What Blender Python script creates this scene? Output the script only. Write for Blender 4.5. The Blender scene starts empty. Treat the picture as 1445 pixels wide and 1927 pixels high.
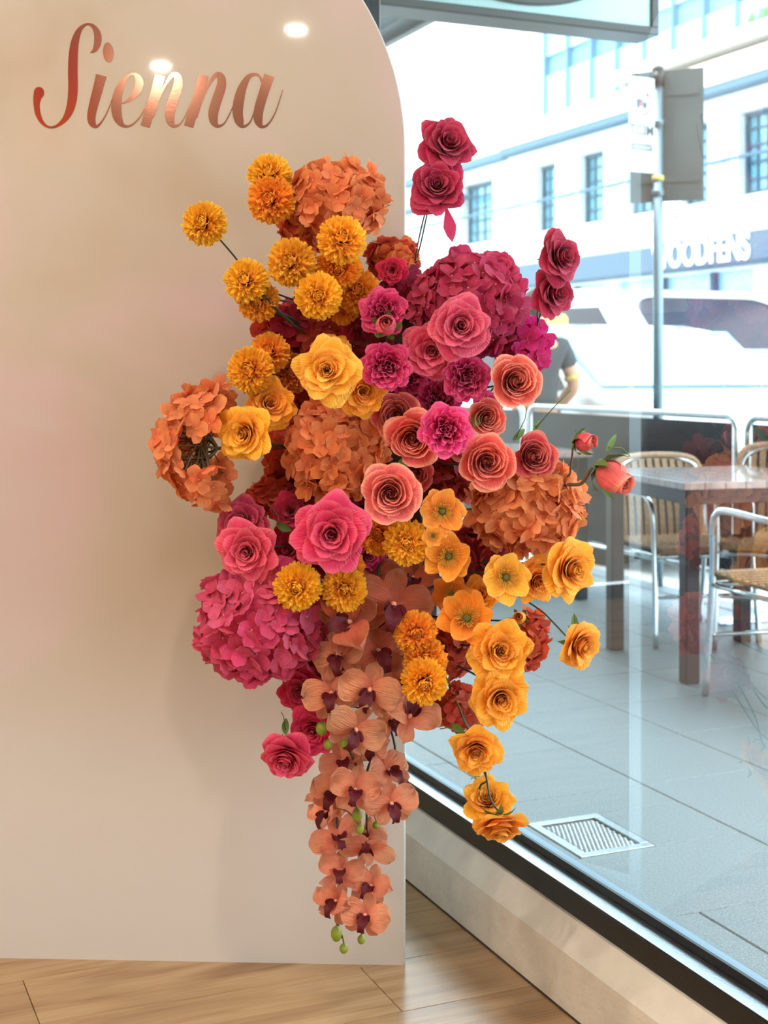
import bpy, math, random
from mathutils import Vector, Matrix, Quaternion
random.seed(7)
R_ = math.radians
F_PX, CX, HY, CAM_Z = 2600.0, 722.5, 690.0, 1.17
TH = R_(23.35); CT, ST = math.cos(TH), math.sin(TH)
def lin(c):
    return tuple((x/255/12.92 if x/255 <= .04045 else ((x/255+.055)/1.055)**2.4) for x in c)

# ---------------------------------------------------------------- camera, world, lights, exposure
sc = bpy.context.scene
col = sc.collection
cd = bpy.data.cameras.new('camera'); cam = bpy.data.objects.new('camera', cd); col.objects.link(cam)
cam.location = (0, 0, CAM_Z); cam.rotation_euler = (math.pi/2, 0, 0)
cd.sensor_fit = 'VERTICAL'; cd.sensor_height = 36; cd.sensor_width = 27
cd.lens = 36*F_PX/1927; cd.shift_y = -(963.5-HY)/1927; cd.shift_x = 0
cd.clip_start = .05; cd.clip_end = 200
cd.dof.use_dof = True; cd.dof.focus_distance = 2.36; cd.dof.aperture_fstop = 6.0
sc.camera = cam
w = bpy.data.worlds.new('overcast_sky'); sc.world = w; w.use_nodes = True
bg = w.node_tree.nodes['Background']; bg.inputs[0].default_value = (.76, .92, 1.0, 1); bg.inputs[1].default_value = 6.2
sd = bpy.data.lights.new('sun', 'SUN'); sd.energy = 5.0; sd.angle = R_(12); sd.color = (1, .96, .9)
sun = bpy.data.objects.new('sun', sd); col.objects.link(sun)
_dir = Vector((ST*.3+CT*.55, CT*.3-ST*.55+.1, -1.25))      # light travels over our roof onto the far side of the street
sun.rotation_euler = _dir.to_track_quat('-Z', 'Y').to_euler(); sun.location = (0, 0, 12)
sc.view_settings.view_transform = 'Standard'; sc.view_settings.look = 'None'
sc.view_settings.gamma = 1; sc.view_settings.use_curve_mapping = False
sc.view_settings.exposure = 0.0
sc.cycles.max_bounces = 10; sc.cycles.diffuse_bounces = 4; sc.cycles.transparent_max_bounces = 16
sc.cycles.caustics_reflective = False; sc.cycles.caustics_refractive = False
sc.cycles.sample_clamp_indirect = 6.0; sc.cycles.use_denoising = True
DOWNLIGHT_W, DOWNLIGHT_C = 19.0, (1.0, .87, .73)

# ---------------------------------------------------------------- helpers
def W(t, s, z=0.0):                       # window-wall grid -> world: t across the wall, s along it
    return Vector((t*CT - s*ST, t*ST + s*CT, z))
def P(px, py, Y):
    return Vector(((px-CX)*Y/F_PX, Y, CAM_Z-(py-HY)*Y/F_PX))
GRID = Matrix(((CT, -ST, 0, 0), (ST, CT, 0, 0), (0, 0, 1, 0), (0, 0, 0, 1)))

class MB:
    def __init__(s): s.v=[]; s.f=[]; s.m=[]; s.uv=[]
    def face(s, idx, m=0, uv=None): s.f.append(tuple(idx)); s.m.append(m); s.uv.append(uv)
    def box(s, a, b, m=0, M=None):
        x0,y0,z0=a; x1,y1,z1=b; n=len(s.v)
        for p in ((x0,y0,z0),(x1,y0,z0),(x1,y1,z0),(x0,y1,z0),(x0,y0,z1),(x1,y0,z1),(x1,y1,z1),(x0,y1,z1)):
            q=Vector(p); s.v.append(M@q if M else q)
        for f in ((0,3,2,1),(4,5,6,7),(0,1,5,4),(1,2,6,5),(2,3,7,6),(3,0,4,7)): s.face([n+i for i in f], m)
        return s
    def bbox(s, a, b, r=.004, m=0, M=None):          # box with chamfered edges
        x0,y0,z0=a; x1,y1,z1=b; n=len(s.v); vs={}
        for i,(x,sx) in enumerate(((x0,1),(x1,-1))):
            for j,(y,sy) in enumerate(((y0,1),(y1,-1))):
                for k,(z,sz) in enumerate(((z0,1),(z1,-1))):
                    for ax,q in enumerate(((x,y+sy*r,z+sz*r),(x+sx*r,y,z+sz*r),(x+sx*r,y+sy*r,z))):
                        vs[i,j,k,ax]=len(s.v); q=Vector(q); s.v.append(M@q if M else q)
        g=lambda i,j,k,a: vs[i,j,k,a]
        for i in (0,1):
            s.face([g(i,0,0,0),g(i,1,0,0),g(i,1,1,0),g(i,0,1,0)][::(-1 if i==0 else 1)],m)
            s.face([g(0,i,0,1),g(1,i,0,1),g(1,i,1,1),g(0,i,1,1)][::(1 if i==0 else -1)],m)
            s.face([g(0,0,i,2),g(1,0,i,2),g(1,1,i,2),g(0,1,i,2)][::(-1 if i==0 else 1)],m)
            for j in (0,1):
                s.face([g(i,j,0,0),g(i,j,1,0),g(i,j,1,1),g(i,j,0,1)],m)
                s.face([g(i,0,j,0),g(i,1,j,0),g(i,1,j,2),g(i,0,j,2)],m)
                s.face([g(0,i,j,1),g(1,i,j,1),g(1,i,j,2),g(0,i,j,2)],m)
                for k in (0,1): s.face([g(i,j,k,0),g(i,j,k,1),g(i,j,k,2)],m)
        return s
    def grid(s, fn, nu, nv, m=0, closed=False):
        n=len(s.v)
        for j in range(nv+1):
            for i in range(nu+1): s.v.append(Vector(fn(i/nu, j/nv)))
        for j in range(nv):
            for i in range(nu):
                a=n+j*(nu+1)+i
                s.face((a,a+1,a+nu+2,a+nu+1), m, ((i/nu,j/nv),((i+1)/nu,j/nv),((i+1)/nu,(j+1)/nv),(i/nu,(j+1)/nv)))
        return s
    def tube(s, pts, r, seg=8, m=0, cap=True):
        pts=[Vector(p) for p in pts]; rs=r if isinstance(r,(list,tuple)) else [r]*len(pts); n0=len(s.v); k=len(pts)
        up=None
        for i,p in enumerate(pts):
            d=(pts[min(i+1,k-1)]-pts[max(i-1,0)])
            if d.length<1e-9: d=Vector((0,0,1))
            d.normalize()
            if up is None: up=d.orthogonal().normalized()
            up=(up-d*up.dot(d)); up=up.normalized() if up.length>1e-6 else d.orthogonal().normalized()
            b=d.cross(up)
            for j in range(seg):
                a=2*math.pi*j/seg; s.v.append(p+(up*math.cos(a)+b*math.sin(a))*rs[i])
        for i in range(k-1):
            for j in range(seg):
                a=n0+i*seg+j; b2=n0+i*seg+(j+1)%seg; s.face((a,b2,b2+seg,a+seg),m)
        if cap:
            s.face([n0+j for j in range(seg)][::-1],m); s.face([n0+(k-1)*seg+j for j in range(seg)],m)
        return s
    def sphere(s, c, r, nu=10, nv=7, m=0):
        c=Vector(c); rx,ry,rz=(r if isinstance(r,(tuple,list)) else (r,r,r))
        n=len(s.v)
        s.v.append(c+Vector((0,0,-rz)))
        for j in range(1,nv):
            th=-math.pi/2+math.pi*j/nv
            for i in range(nu):
                a=2*math.pi*i/nu; s.v.append(c+Vector((rx*math.cos(th)*math.cos(a), ry*math.cos(th)*math.sin(a), rz*math.sin(th))))
        s.v.append(c+Vector((0,0,rz))); top=len(s.v)-1
        for i in range(nu):
            s.face((n, n+1+(i+1)%nu, n+1+i),m)
            for j in range(nv-2):
                a=n+1+j*nu+i; b=n+1+j*nu+(i+1)%nu; s.face((a,b,b+nu,a+nu),m)
            a=n+1+(nv-2)*nu+i; b=n+1+(nv-2)*nu+(i+1)%nu; s.face((a,b,top),m)
        return s
    def prism(s, poly, a, b, M, m=0):        # poly (x,y) extruded from z=a to z=b, through M
        n=len(s.v); k=len(poly)
        for z in (a,b):
            for p in poly: s.v.append(M@Vector((p[0],p[1],z)))
        s.face([n+i for i in range(k)][::-1],m); s.face([n+k+i for i in range(k)],m)
        for i in range(k): s.face((n+i,n+(i+1)%k,n+k+(i+1)%k,n+k+i),m)
        return s
    def mesh(s, name, mats, smooth=False, M=None):
        me=bpy.data.meshes.new(name); me.from_pydata([(M@v if M else v) for v in s.v],[],s.f)
        for mt in (mats if isinstance(mats,(list,tuple)) else [mats]): me.materials.append(mt)
        me.polygons.foreach_set('material_index', s.m)
        if any(u is not None for u in s.uv):
            ul=me.uv_layers.new(name='UVMap'); k=0; fl=[]
            for f,u in zip(s.f,s.uv):
                for q in range(len(f)): fl += (list(u[q]) if u else [0.0,0.0])
            ul.data.foreach_set('uv', fl)
        if smooth: me.polygons.foreach_set('use_smooth',[True]*len(me.polygons))
        me.update(); return me
    def obj(s, name, mats, parent=None, smooth=False, M=None):
        return link(name, s.mesh(name, mats, smooth, M), parent)
def link(name, data, parent=None):
    o=bpy.data.objects.new(name, data); col.objects.link(o)
    if parent: o.parent=parent
    return o
def tag(o, label=None, cat=None, group=None, kind=None):
    if label: o['label']=label
    if cat: o['category']=cat
    if group: o['group']=group
    if kind: o['kind']=kind
    return o
def thing(name, label, cat, loc=(0,0,0), group=None, rotz=0):
    o=link(name,None); o.empty_display_size=.05; o.location=loc; o.rotation_euler=(0,0,rotz); return tag(o,label,cat,group)

# ---------------------------------------------------------------- materials
def node(nt,typ,**k):
    n=nt.nodes.new(typ)
    for a,b in k.items(): setattr(n,a,b)
    return n
def mat(name, c, rough=.6, metal=0, spec=.5, coat=0, coat_r=.05, noise=0, nscale=20, bump=0, bscale=80, emit=None, stretch=None, sheen=0):
    m=bpy.data.materials.new(name); m.use_nodes=True; nt=m.node_tree; b=nt.nodes['Principled BSDF']
    cc=lin(c); b.inputs['Base Color'].default_value=(*cc,1); b.inputs['Roughness'].default_value=rough
    b.inputs['Metallic'].default_value=metal; b.inputs['Specular IOR Level'].default_value=spec
    b.inputs['Coat Weight'].default_value=coat; b.inputs['Coat Roughness'].default_value=coat_r
    b.inputs['Sheen Weight'].default_value=sheen
    tc=node(nt,'ShaderNodeTexCoord'); mp=node(nt,'ShaderNodeMapping'); nt.links.new(tc.outputs['Object'],mp.inputs[0])
    if stretch: mp.inputs['Scale'].default_value=stretch
    if noise:
        n=node(nt,'ShaderNodeTexNoise'); n.inputs['Scale'].default_value=nscale; n.inputs['Detail'].default_value=6
        nt.links.new(mp.outputs[0],n.inputs['Vector'])
        r=node(nt,'ShaderNodeValToRGB'); r.color_ramp.elements[0].position=.3; r.color_ramp.elements[1].position=.7
        r.color_ramp.elements[0].color=(*[x*(1-noise) for x in cc],1); r.color_ramp.elements[1].color=(*[min(1,x*(1+noise*.6)) for x in cc],1)
        nt.links.new(n.outputs[0],r.inputs[0]); nt.links.new(r.outputs[0],b.inputs['Base Color'])
    if bump:
        n=node(nt,'ShaderNodeTexNoise'); n.inputs['Scale'].default_value=bscale; nt.links.new(mp.outputs[0],n.inputs['Vector'])
        bp=node(nt,'ShaderNodeBump'); bp.inputs['Strength'].default_value=bump; bp.inputs['Distance'].default_value=.01
        nt.links.new(n.outputs[0],bp.inputs['Height']); nt.links.new(bp.outputs[0],b.inputs['Normal'])
    if emit:
        b.inputs['Emission Color'].default_value=(*lin(emit[0]),1); b.inputs['Emission Strength'].default_value=emit[1]
    return m

def petal_mat(name, base_dark=.66, vein=.5, trans=.25, edge=(255,190,120)):
    """silk: colour comes from the object; deeper tone at the petal's foot, alpha = how far the rim goes to the edge tint"""
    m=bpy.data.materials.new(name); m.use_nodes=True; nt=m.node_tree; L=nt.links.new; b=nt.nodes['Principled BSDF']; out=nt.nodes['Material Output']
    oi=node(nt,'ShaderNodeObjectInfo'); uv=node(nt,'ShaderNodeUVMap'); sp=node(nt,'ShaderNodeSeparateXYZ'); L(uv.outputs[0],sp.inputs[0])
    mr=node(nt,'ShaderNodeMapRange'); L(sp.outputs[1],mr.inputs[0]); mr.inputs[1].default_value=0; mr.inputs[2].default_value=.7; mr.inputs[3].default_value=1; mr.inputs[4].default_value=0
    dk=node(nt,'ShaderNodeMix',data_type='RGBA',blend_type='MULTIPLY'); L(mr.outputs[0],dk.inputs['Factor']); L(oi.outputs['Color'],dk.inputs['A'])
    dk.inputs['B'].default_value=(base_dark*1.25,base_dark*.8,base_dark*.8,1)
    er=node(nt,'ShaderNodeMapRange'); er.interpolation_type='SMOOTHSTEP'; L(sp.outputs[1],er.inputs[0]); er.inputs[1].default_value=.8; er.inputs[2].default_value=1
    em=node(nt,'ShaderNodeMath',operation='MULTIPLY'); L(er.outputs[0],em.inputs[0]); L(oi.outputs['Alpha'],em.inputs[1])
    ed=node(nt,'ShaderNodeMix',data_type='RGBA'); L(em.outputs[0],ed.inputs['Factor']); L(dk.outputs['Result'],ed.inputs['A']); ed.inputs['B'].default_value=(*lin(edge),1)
    tc=node(nt,'ShaderNodeTexCoord'); ns=node(nt,'ShaderNodeTexNoise'); ns.inputs['Scale'].default_value=3.0; L(tc.outputs['Object'],ns.inputs['Vector'])
    vr=node(nt,'ShaderNodeMapRange'); L(ns.outputs[0],vr.inputs[0]); vr.inputs[1].default_value=.3; vr.inputs[2].default_value=.7; vr.inputs[3].default_value=1.0; vr.inputs[4].default_value=1.28
    vm=node(nt,'ShaderNodeVectorMath',operation='SCALE'); L(ed.outputs['Result'],vm.inputs[0]); L(vr.outputs[0],vm.inputs['Scale'])
    L(vm.outputs[0],b.inputs['Base Color']); b.inputs['Roughness'].default_value=.72; b.inputs['Specular IOR Level'].default_value=.25
    b.inputs['Sheen Weight'].default_value=.15; b.inputs['Sheen Roughness'].default_value=.5
    # fine veins that fan along the petal
    mp=node(nt,'ShaderNodeMapping'); L(uv.outputs[0],mp.inputs[0]); mp.inputs['Scale'].default_value=(26,2.2,1)
    vn=node(nt,'ShaderNodeTexNoise'); vn.inputs['Scale'].default_value=1.0; vn.inputs['Detail'].default_value=3; L(mp.outputs[0],vn.inputs['Vector'])
    bp=node(nt,'ShaderNodeBump'); bp.inputs['Strength'].default_value=vein; bp.inputs['Distance'].default_value=.02; L(vn.outputs[0],bp.inputs['Height']); L(bp.outputs[0],b.inputs['Normal'])
    tr=node(nt,'ShaderNodeBsdfTranslucent'); L(vm.outputs[0],tr.inputs[0]); mx=node(nt,'ShaderNodeMixShader'); mx.inputs[0].default_value=trans
    L(b.outputs[0],mx.inputs[1]); L(tr.outputs[0],mx.inputs[2]); L(mx.outputs[0],out.inputs[0])
    return m
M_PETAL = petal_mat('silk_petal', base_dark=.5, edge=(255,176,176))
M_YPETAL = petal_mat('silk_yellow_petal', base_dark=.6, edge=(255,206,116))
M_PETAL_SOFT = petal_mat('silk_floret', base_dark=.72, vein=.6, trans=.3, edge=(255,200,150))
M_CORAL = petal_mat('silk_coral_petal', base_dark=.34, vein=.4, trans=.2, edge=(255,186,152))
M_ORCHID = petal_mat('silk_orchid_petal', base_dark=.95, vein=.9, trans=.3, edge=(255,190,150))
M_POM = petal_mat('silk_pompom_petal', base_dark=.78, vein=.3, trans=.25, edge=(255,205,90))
M_GREEN = mat('silk_leaf_green', (96,120,48), .6, noise=.25, nscale=60)
M_BUD = mat('bud_green', (128,138,36), .45, noise=.3, nscale=50)
M_STEM = mat('dark_wire_stem', (48,62,44), .5, noise=.2, nscale=90)
M_STEMB = mat('brown_floral_stem', (104,84,48), .6, noise=.25, nscale=90)
M_FOAM = mat('floral_foam', (60,34,28), .95, noise=.3, nscale=70, bump=.6, bscale=200)
M_LIP = mat('orchid_lip_maroon', (88,10,22), .6, spec=.3, noise=.35, nscale=9)
M_EYE = mat('pale_floret_eye', (226,170,140), .6)
M_COLUMN = mat('orchid_column', (224,150,120), .5)
M_STAMEN = mat('stamen_brown', (206,150,44), .6)
M_POLLEN = mat('anemone_button', (150,150,70), .7, noise=.35, nscale=260, bump=.8, bscale=300)

M_GOLD = mat('rose_gold_foil', (166,116,98), .12, metal=1, bump=.004, bscale=260)
# watercolour print under gloss acrylic; room reflections partly painted into its tones
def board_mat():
    m=bpy.data.materials.new('print_and_reflection_acrylic'); m.use_nodes=True; nt=m.node_tree; L=nt.links.new; b=nt.nodes['Principled BSDF']
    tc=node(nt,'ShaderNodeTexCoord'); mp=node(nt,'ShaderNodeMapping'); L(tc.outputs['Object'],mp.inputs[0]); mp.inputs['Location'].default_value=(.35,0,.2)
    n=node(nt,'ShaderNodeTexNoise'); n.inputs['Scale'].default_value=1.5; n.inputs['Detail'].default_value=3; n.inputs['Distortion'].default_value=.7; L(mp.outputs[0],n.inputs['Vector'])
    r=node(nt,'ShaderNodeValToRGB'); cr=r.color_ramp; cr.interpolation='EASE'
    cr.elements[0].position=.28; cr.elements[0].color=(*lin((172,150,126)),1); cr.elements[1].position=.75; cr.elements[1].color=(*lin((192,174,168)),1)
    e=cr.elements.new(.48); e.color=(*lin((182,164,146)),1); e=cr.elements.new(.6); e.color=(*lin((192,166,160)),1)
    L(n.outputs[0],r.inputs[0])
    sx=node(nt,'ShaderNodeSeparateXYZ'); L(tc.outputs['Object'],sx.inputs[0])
    zr=node(nt,'ShaderNodeMapRange'); zr.interpolation_type='SMOOTHSTEP'; L(sx.outputs[2],zr.inputs[0]); zr.inputs[1].default_value=.95; zr.inputs[2].default_value=.15  # paler towards the foot, partly reflected light painted into the print
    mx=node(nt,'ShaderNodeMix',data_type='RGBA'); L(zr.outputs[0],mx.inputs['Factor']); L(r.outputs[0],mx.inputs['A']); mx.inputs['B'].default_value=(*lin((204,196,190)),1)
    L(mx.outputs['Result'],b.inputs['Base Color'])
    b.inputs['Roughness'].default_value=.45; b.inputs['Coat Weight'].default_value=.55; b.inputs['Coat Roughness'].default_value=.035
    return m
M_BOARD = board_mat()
M_BEDGE = mat('white_acrylic_edge', (214,216,216), .3)

def glass_mat(name, tint=(.97,.99,.99), boost=1.0, rough=.0):
    m=bpy.data.materials.new(name); m.use_nodes=True; nt=m.node_tree; L=nt.links.new
    for n in list(nt.nodes):
        if n.type!='OUTPUT_MATERIAL': nt.nodes.remove(n)
    out=nt.nodes['Material Output']; t=node(nt,'ShaderNodeBsdfTransparent'); t.inputs[0].default_value=(*tint,1)
    g=node(nt,'ShaderNodeBsdfGlossy'); g.inputs['Roughness'].default_value=rough; f=node(nt,'ShaderNodeFresnel'); f.inputs[0].default_value=1.5
    mu=node(nt,'ShaderNodeMath',operation='MULTIPLY'); mu.use_clamp=True; L(f.outputs[0],mu.inputs[0]); mu.inputs[1].default_value=boost
    mx=node(nt,'ShaderNodeMixShader'); L(mu.outputs[0],mx.inputs[0]); L(t.outputs[0],mx.inputs[1]); L(g.outputs[0],mx.inputs[2]); L(mx.outputs[0],out.inputs[0])
    return m
M_PANE = glass_mat('shop_window_glass', boost=.22)
M_BLUEGLASS = mat('blue_office_glass', (150,196,222), .08, spec=.8, noise=.15, nscale=.6)
M_WINGLASS = mat('dim_street_window_glass', (96,150,168), .08, spec=.8, noise=.3, nscale=1.5)
M_BLACKFRAME = mat('black_anodised_frame', (20,20,22), .32, spec=.5, bump=.1, bscale=300)
M_ALU = mat('brushed_aluminium', (200,208,214), .28, metal=1, bump=.05, bscale=200)
M_SILL = mat('grey_blue_outer_sill', (150,172,186), .3, metal=.5)
M_WALLP = mat('cream_wall_paint', (222,212,198), .6, noise=.05, nscale=6)
M_REFLPINK = mat('raspberry_reflector_cloth', (238,8,70), .6)
M_REFLOR = mat('orange_reflector_cloth', (250,112,8), .6)
M_CEIL = mat('white_ceiling_paint', (236,230,220), .7)
M_BASE = mat('worn_cream_skirting', (226,218,206), .42, noise=.10, nscale=14, bump=.25, bscale=40)

def wood_mat():
    m=bpy.data.materials.new('oak_laminate_plank'); m.use_nodes=True; nt=m.node_tree; L=nt.links.new; b=nt.nodes['Principled BSDF']
    tc=node(nt,'ShaderNodeTexCoord'); oi=node(nt,'ShaderNodeObjectInfo'); mp=node(nt,'ShaderNodeMapping'); L(tc.outputs['Object'],mp.inputs[0]); mp.inputs['Scale'].default_value=(1.1,9,9)
    cb=node(nt,'ShaderNodeCombineXYZ'); mu=node(nt,'ShaderNodeMath',operation='MULTIPLY'); mu.inputs[1].default_value=37; L(oi.outputs['Random'],mu.inputs[0]); L(mu.outputs[0],cb.inputs[0]); L(mu.outputs[0],cb.inputs[1]); L(cb.outputs[0],mp.inputs['Location'])
    n=node(nt,'ShaderNodeTexNoise'); n.inputs['Scale'].default_value=1.6; n.inputs['Detail'].default_value=8; n.inputs['Distortion'].default_value=1.2; L(mp.outputs[0],n.inputs['Vector'])
    r=node(nt,'ShaderNodeValToRGB'); cr=r.color_ramp; cr.elements[0].position=.3; cr.elements[0].color=(*lin((138,102,68)),1); cr.elements[1].position=.7; cr.elements[1].color=(*lin((184,150,110)),1)
    e=cr.elements.new(.5); e.color=(*lin((168,132,92)),1); L(n.outputs[0],r.inputs[0])
    m2=node(nt,'ShaderNodeMapping'); L(tc.outputs['Object'],m2.inputs[0]); m2.inputs['Scale'].default_value=(3,160,160); n2=node(nt,'ShaderNodeTexNoise'); n2.inputs['Scale'].default_value=1; n2.inputs['Detail'].default_value=3; L(m2.outputs[0],n2.inputs['Vector'])
    mr=node(nt,'ShaderNodeMapRange'); L(n2.outputs[0],mr.inputs[0]); mr.inputs[1].default_value=.35; mr.inputs[2].default_value=.65; mr.inputs[3].default_value=.88; mr.inputs[4].default_value=1.06
    vm=node(nt,'ShaderNodeVectorMath',operation='SCALE'); L(r.outputs[0],vm.inputs[0]); L(mr.outputs[0],vm.inputs['Scale']); L(vm.outputs[0],b.inputs['Base Color'])
    b.inputs['Roughness'].default_value=.22; b.inputs['Specular IOR Level'].default_value=.5
    bp=node(nt,'ShaderNodeBump'); bp.inputs['Strength'].default_value=.08; bp.inputs['Distance'].default_value=.002; L(n2.outputs[0],bp.inputs['Height']); L(bp.outputs[0],b.inputs['Normal'])
    return m
M_WOOD = wood_mat()
M_GAP = mat('dark_joint', (60,48,38), .8)
M_PAVE = mat('bluestone_paving', (138,152,156), .34, spec=.5, noise=.34, nscale=170, bump=.35, bscale=220)
M_GROUT = mat('dark_paving_joint', (70,78,80), .8)
M_ROAD = mat('sunlit_asphalt', (205,205,202), .8, noise=.1, nscale=30)
M_STEEL = mat('grate_steel', (176,182,184), .3, metal=.8, noise=.2, nscale=80)
M_GRIT = mat('grate_infill', (170,180,180), .4, noise=.3, nscale=120)
M_WHITE = mat('white_render', (216,222,222), .8, noise=.03, nscale=1)
M_WARMW = mat('warm_white_parapet', (232,204,180), .8)
M_BLUEGREY = mat('blue_grey_shadow_line', (70,104,126), .6)  # the cornice's blue shadow line is put into this colour
M_OFFICE = mat('office_mullion_blue', (104,142,164), .5)
M_DKFRAME = mat('dark_window_joinery', (52,84,100), .5)
M_AWN = mat('slate_blue_fascia', (66,92,112), .6)
M_LETTERW = mat('white_sign_letter', (245,248,248), .6)
M_CHROME = mat('chrome_tube', (216,222,224), .12, metal=1)
M_PVC = mat('dark_screen_panel', (34,44,50), .2, spec=.3, noise=.15, nscale=2)
M_TABLETOP = mat('polished_jarrah_top', (176,150,140), .2, spec=.8, coat=.8, noise=.25, nscale=6, stretch=(1,8,1))
M_TABLELEG = mat('dark_brown_timber_leg', (52,30,28), .3, noise=.3, nscale=10)
M_BLACKLEG = mat('black_painted_steel', (28,32,36), .35)
M_WICKER = mat('tan_woven_wicker', (176,142,108), .6, noise=.3, nscale=70, bump=.5, bscale=120)
M_SIGNW = mat('white_sign_face', (206,216,216), .4)
M_SIGNBACK = mat('galvanised_sign_back', (84,90,90), .55, metal=0, noise=.2, nscale=3)
M_POLE = mat('galvanised_pole', (118,138,148), .35, metal=.6)
M_RED = mat('faded_sign_red', (208,70,78), .5)
M_SIGNBLK = mat('sign_black_print', (60,70,76), .5)
M_BAND = mat('yellow_tape', (226,190,110), .5)
M_CARW = mat('white_car_paint', (232,238,240), .2, coat=1)
M_CARD = mat('dark_navy_car_paint', (44,42,66), .2, coat=1)
M_CARS = mat('silver_trim', (190,200,206), .25, metal=.8)
M_CARG = mat('dark_car_glass', (34,32,46), .1, spec=.3)
M_TYRE = mat('tyre_rubber', (28,28,30), .7)
M_LAMPY = mat('yellow_roof_lamp_plastic', (236,196,84), .4)
M_SKIN = mat('skin', (196,144,116), .55)
M_SHIRT = mat('charcoal_cotton', (50,58,64), .85, noise=.1, nscale=20)
M_TROU = mat('grey_trousers', (92,104,112), .85, noise=.1, nscale=20)
M_HAIR = mat('dark_hair', (38,28,24), .6)
M_LBOX = mat('pale_teal_lightbox_face', (176,214,214), .25, noise=.06, nscale=2)
M_LBOXF = mat('dark_grey_lightbox_edge', (44,54,58), .4)
M_SOFFIT = mat('weathered_soffit_board', (118,132,136), .7, noise=.1, nscale=4)

# ---------------------------------------------------------------- room shell
fl = MB().box((-3.6,-4.0,-.06),(1.40,6.4,-.012)).obj('floor', M_GAP, None, M=GRID); fl['kind']='structure'
row=.2025; k0=-30
for k in range(k0, 18):                                  # plank rows run across towards the window
    s0=2.2885+k*row; s1=s0+row-.0016
    if s0>6.2: break
    t=1.025-.612*(k if k>=0 else k)
    while t>-3.4: t-=1.224
    while t<1.292:
        a=max(t,-3.59); b=min(t+1.2225,1.300)
        if b-a>.05:
            o=MB().bbox((a,s0,-.012),(b,s1,0),.0006).obj('plank',M_WOOD,fl); o.matrix_local=GRID
        t+=1.224
def strip(name, poly, s0, s1, mt, parent=None, kind=True):  # (t,z) profile swept along the window wall
    mb=MB(); n=len(poly)
    for s in (s0,s1):
        for (t,z) in poly: mb.v.append(W(t,s,z))
    mb.face(range(n)); mb.face([n+i for i in range(n)][::-1])
    for i in range(n): mb.face((i,n+i,n+(i+1)%n,(i+1)%n))
    o=mb.obj(name,mt,parent)
    if kind and not parent: o['kind']='structure'
    return o
strip('baseboard_window',[(1.293,0),(1.293,.108),(1.2955,.111),(1.326,.155),(1.345,.157),(1.345,0)],-4,6.4,M_BASE)
strip('trim_1',[(1.2915,0),(1.2915,.003),(1.293,.004),(1.294,0)],-4,6.4,M_GAP)
win = strip('window_1',[(1.331,.157),(1.331,.1985),(1.3325,.200),(1.374,.200),(1.374,.157)],-4,6.4,M_BLACKFRAME)
strip('frame_cap',[(1.3335,.2002),(1.3335,.2012),(1.3735,.2012),(1.3735,.2002)],-4,6.4,M_ALU,win)
strip('gasket',[(1.3745,.17),(1.3745,.217),(1.381,.217),(1.381,.17)],-4,6.4,M_BLACKFRAME,win)
strip('outer_sill',[(1.3885,.0),(1.3885,.201),(1.428,.196),(1.428,.0)],-4,6.4,M_SILL,win)
strip('sill_core',[(1.3455,.0),(1.3455,.156),(1.388,.156),(1.388,.0)],-4,6.4,M_BASE,win)
for a,b in ((-4,3.335),(3.40,6.4)):
    strip('pane',[(1.3815,.165),(1.3815,2.72),(1.3875,2.72),(1.3875,.165)],a,b,M_PANE,win)
MB().bbox((1.335,3.335,.157),(1.43,3.40,2.75),.003).obj('mullion',M_BLACKFRAME,win,M=GRID)
MB().bbox((1.335,-4,2.69),(1.43,6.4,2.76),.003).obj('head_frame',M_BLACKFRAME,win,M=GRID)
for nm,a,b,mt in (('wall_left',(-3.7,-4.1,0),(-3.6,6.5,2.75),M_WALLP),('wall_back',(-3.7,6.4,0),(1.40,6.5,2.75),M_WALLP),
                  ('wall_front',(-3.7,-4.1,0),(1.40,-4.0,2.75),M_WALLP),('ceiling',(-3.7,-4.1,2.75),(1.40,6.5,2.85),M_CEIL)):
    tag(MB().box(a,b).obj(nm,mt,None,M=GRID),kind='structure')
# unseen raspberry and orange banner, added to tint the foil capital's reflection
pn=thing('added_reflector_banner','raspberry and orange reflector banner added out of view behind the viewer to redden the foil letter','banner',(-1.88,-1.0,2.14))
MB().bbox((-.17,0,.31),(.17,.012,.60),.002).obj('upper_cloth',M_REFLPINK,pn); MB().bbox((-.17,0,0),(.17,.012,.31),.002).obj('lower_cloth',M_REFLOR,pn)
MB().tube([(-.19,.006,.602),(.19,.006,.602)],.008,8).obj('hanging_rod',M_ALU,pn)
# shop front above and around our window, seen from the street; it shades the pavement
tag(MB().box((1.30,-8,2.86),(1.62,14,6.5)).obj('wall_facade',M_WHITE,None,M=GRID),kind='structure')
tag(MB().box((1.10,6.5,0),(1.42,14,2.86)).obj('wall_neighbour',M_WHITE,None,M=GRID),kind='structure')

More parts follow.
